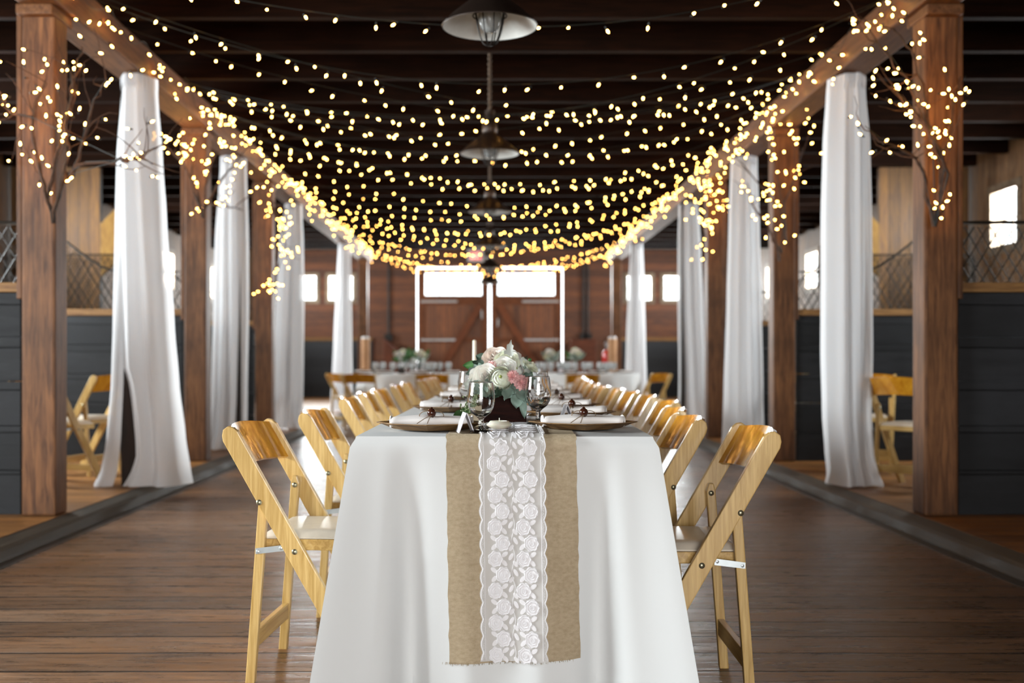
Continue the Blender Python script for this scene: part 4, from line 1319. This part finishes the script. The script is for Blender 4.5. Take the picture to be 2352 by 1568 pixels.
v = MB().lathe([(.0001, .25), (.025, .25), (.025, .29), (.035, .3), (.035, .33), (.0001, .34)], 12)
v.tube([(0, 0, .33), (.02, -.02, .38), (-.03, -.02, .4), (-.05, 0, .35)], .01, 6)
v.build('valve', M['steel'], t, True)

# ------------------------------------------------------------------ fairy lights
bulb_mesh = MB().lathe([(.0001, .015), (.0028, .012), (.0050, .007), (.0056, .002), (.0046, -.003), (.0026, -.006), (.0001, -.0065)], 8).mesh('bulb', M['bulb'], True)
def string(name, label, group, path, spots, rn, r=.0022, down=True):
    t = thing(name, label, 'string lights', tuple(path[len(path) // 2]), 0, group)
    o = t.location.copy()
    c = MB()
    c.tube([Vector(p) - o for p in path], r, 4, cap=False)
    for p, dirn in spots:
        p = Vector(p)
        c.tube([p - o, p + dirn * .018 - o], .0045, 5)
    c.build('cable', M['cable'], t)
    for p, dirn in spots[:100]:
        b = bpy.data.objects.new('bulb', bulb_mesh); C.objects.link(b); b.parent = t
        b.location = Vector(p) + dirn * .026 - o
        b.rotation_mode = 'QUATERNION'
        b.rotation_quaternion = Vector((0, 0, 1)).rotation_difference(dirn)
    return t
def rdir(rn, z=-.4, s=.7):
    return Vector((rn.gauss(0, s), rn.gauss(0, s), z + rn.gauss(0, s * .6))).normalized()
rn = random.Random(77)
swag_d = [5.55, 6.15, 8.25, 8.55, 8.9, 9.4, 9.9, 10.45, 11.0, 11.6, 12.2, 12.9, 13.6, 14.3, 15.1, 15.9, 16.8, 17.7, 18.6, 19.5, 20.4, 21.2, 21.7, 22.0]
DIAG = {7.0: (6.2, 8.0), 7.4: (8.5, 6.4), 7.7: (6.9, 8.4), 8.0: (8.3, 7.4)}
swag_d = sorted(swag_d + list(DIAG))
for i, d in enumerate(swag_d):
    y0, y1 = d + rn.uniform(-.25, .35), d + rn.uniform(-.25, .35)
    if d in DIAG: y0, y1 = DIAG[d]
    if d > 21.4: y0, y1 = min(y0, 22.1), min(y1, 22.1)
    sag = .47 + rn.uniform(-.10, .06) if i not in (0,) else .40
    a, b = Vector((-2.38, y0, 3.10)), Vector((2.38, y1, 3.10))
    sk = rn.uniform(-.06, .06)
    def pt(q):
        p = a.lerp(b, q); p.z -= sag * 4 * q * (1 - q) + sk * math.sin(2 * PI * q); p.y += .06 * math.sin(q * 5 + d)
        return p
    path = [pt(q / 40) for q in range(41)]
    n = 29 + int(rn.uniform(0, 6)) if d > 7 else 26
    spots = []
    for k in range(n):
        q = (k + .5 + rn.uniform(-.25, .25)) / n
        dr = rdir(rn, -.6, .6)
        spots.append((pt(q) + Vector((0, 0, rn.uniform(-.03, .0))), dr))
    string('string_lights', 'warm fairy light string swagged across the aisle, %s from the camera' % ORD[i + 1], 'light swags across the aisle', path, spots, rn)
# strings wound along the two beams
for sgn, nm in ((-1, 'left'), (1, 'right')):
    for k in range(5):
        d0 = 5.0 + 3.4 * k; d1 = d0 + 3.4
        path, spots = [], []
        N = 70
        ph = rn.uniform(0, 6)
        for q in range(N + 1):
            d = d0 + (d1 - d0) * q / N
            z = 3.09 + .045 * math.sin(d * 9 + ph) - .11 * max(0, math.sin(d * 2.1 + ph)) ** 3
            x = 2.375 - .02 * abs(math.sin(d * 5))
            path.append(Vector((sgn * x, d, z)))
        nb = (46, 52, 50, 44, 36)[k]
        for j in range(nb):
            p = path[int(rn.random() * N)] + Vector((-sgn * rn.uniform(0, .05), rn.uniform(-.05, .05), rn.uniform(-.08, .03) if rn.random() < .75 else rn.uniform(-.25, -.05)))
            spots.append((p, rdir(rn, -.2, .8)))
        string('string_lights', 'fairy lights wound along the %s beam, %s stretch from the camera' % (nm, ORD[k + 1]), 'lights along the beams', path, spots, rn)

# twig bundles tied to the posts, each with its own light string
def bundle(stems, nb, seed, lab_twig, lab_light, twigs=5, jitter=.03, s0=.0115):
    rn = random.Random(seed)
    w = MB(); pts_all = []
    def jig(pl):
        out = [Vector(pl[0])]
        for a, b in zip(pl[:-1], pl[1:]):
            a, b = Vector(a), Vector(b)
            for q in (1 / 3, 2 / 3, 1.):
                out.append(a.lerp(b, q) + Vector((rn.gauss(0, .008), rn.gauss(0, .008), rn.gauss(0, .008))))
        return out
    for st in stems:
        pl = jig(st)
        n = len(pl)
        w.tube(pl, [s0 * (1 - .75 * i / (n - 1)) for i in range(n)], 6)
        pts_all += pl
        for _ in range(twigs):
            i = rn.randrange(n // 3, n)
            d = (pl[i] - pl[i - 1]).normalized()
            p = pl[i]; tw = [p]
            d = (d + Vector((rn.gauss(0, .6), rn.gauss(0, .4), rn.gauss(0, .5)))).normalized()
            for q in range(4):
                d = (d + Vector((rn.gauss(0, .2), rn.gauss(0, .15), rn.gauss(.08, .2)))).normalized()
                p = p + d * rn.uniform(.04, .08); tw.append(p)
            w.tube(tw, [.0035, .003, .0025, .002, .0012], 5)
            pts_all += tw[1:]
    o = w.build('twig_bundle', M['bark'], smooth=True)
    tag(o, lab_twig, 'twigs', 'twig bundles on the posts')
    spots = []
    for k in range(nb):
        p = rn.choice(pts_all) + Vector((rn.gauss(0, jitter), -abs(rn.gauss(0, jitter)) * .6, rn.gauss(0, jitter)))
        spots.append((p, rdir(rn, .3, .7)))
    # the cable follows the stems up and back
    path = []
    for st in stems:
        pl = [Vector(p) + Vector((0, -.012, 0)) for p in st]
        path += pl + pl[::-1]
    string('string_lights', lab_light, 'lights in the twig bundles', path, spots, rn, .002)
def px(l, d, dy=0): return [P(a, b, d + dy * i) for i, (a, b) in enumerate(l)]
D = 6.0
bundle([px([(122, 512), (108, 440), (88, 380), (74, 310), (80, 240), (105, 190)], D), px([(122, 512), (112, 430), (134, 370), (142, 300), (163, 230), (176, 150), (192, 110)], D, -.01),
        px([(124, 512), (140, 420), (156, 360), (150, 290), (168, 200), (160, 150)], D, -.02), px([(150, 420), (182, 360), (196, 300), (216, 230), (246, 185)], D, -.01),
        px([(150, 405), (200, 372), (260, 370), (305, 363), (352, 345)], D, -.05), px([(280, 368), (310, 362), (350, 374)], D - .15, -.02), px([(75, 270), (35, 260), (0, 238)], D)],
       88, 1, 'bare twig bundle tied to the nearest left post', 'warm lights in the twigs on the nearest left post')
bundle([px([(2146, 520), (2160, 420), (2166, 360), (2184, 300), (2190, 220), (2216, 175)], D), px([(2146, 520), (2176, 400), (2142, 320), (2112, 250), (2080, 180), (2045, 130), (2005, 90)], D, -.03),
        px([(2145, 520), (2122, 410), (2110, 365), (2062, 342), (2022, 320), (1985, 290)], D, -.03), px([(2140, 320), (2116, 200), (2092, 120), (2050, 65)], D - .05, -.03), px([(2150, 500), (2168, 380), (2130, 290), (2085, 240), (2045, 200)], D, -.03)],
       84, 2, 'bare twig bundle tied to the nearest right post', 'warm lights in the twigs on the nearest right post')
D = 9.25
bundle([px([(468, 500), (450, 440), (425, 380), (402, 345)], D), px([(468, 500), (470, 430), (485, 380), (505, 345)], D, -.02), px([(470, 480), (500, 420), (535, 380), (560, 350)], D, -.04), px([(470, 470), (510, 470), (555, 480)], D, -.06), px([(465, 500), (440, 430), (440, 340)], D)],
       80, 3, 'bare twig bundle on the second left post', 'warm lights in the twigs on the second left post', 4, .045)
bundle([px([(1805, 560), (1790, 480), (1740, 420), (1700, 370)], D, -.02), px([(1805, 560), (1800, 470), (1830, 400), (1842, 340)], D), px([(1795, 580), (1770, 540), (1730, 470), (1715, 420)], D, -.03), px([(1800, 480), (1780, 380), (1765, 300)], D, -.02), px([(1790, 600), (1780, 520), (1790, 440)], D - .02)],
       80, 4, 'bare twig bundle on the second right post', 'warm lights in the twigs on the second right post', 4, .045)
D = 12.05
bundle([px([(618, 470), (648, 510), (655, 560), (640, 620), (622, 680)], D), px([(620, 465), (645, 500), (640, 540), (630, 600), (628, 670)], D), px([(618, 460), (658, 480), (655, 520), (645, 580)], D)],
       75, 5, 'twig bundle hanging on the third left post', 'cluster of warm lights hanging on the third left post', 2, .05)
bundle([px([(1636, 400), (1620, 420), (1612, 480), (1618, 540), (1620, 600)], D), px([(1634, 390), (1605, 400), (1620, 450), (1610, 520)], D), px([(1635, 400), (1630, 450), (1615, 500)], D)],
       85, 6, 'twig bundle hanging on the third right post', 'cluster of warm lights hanging on the third right post', 2, .06)
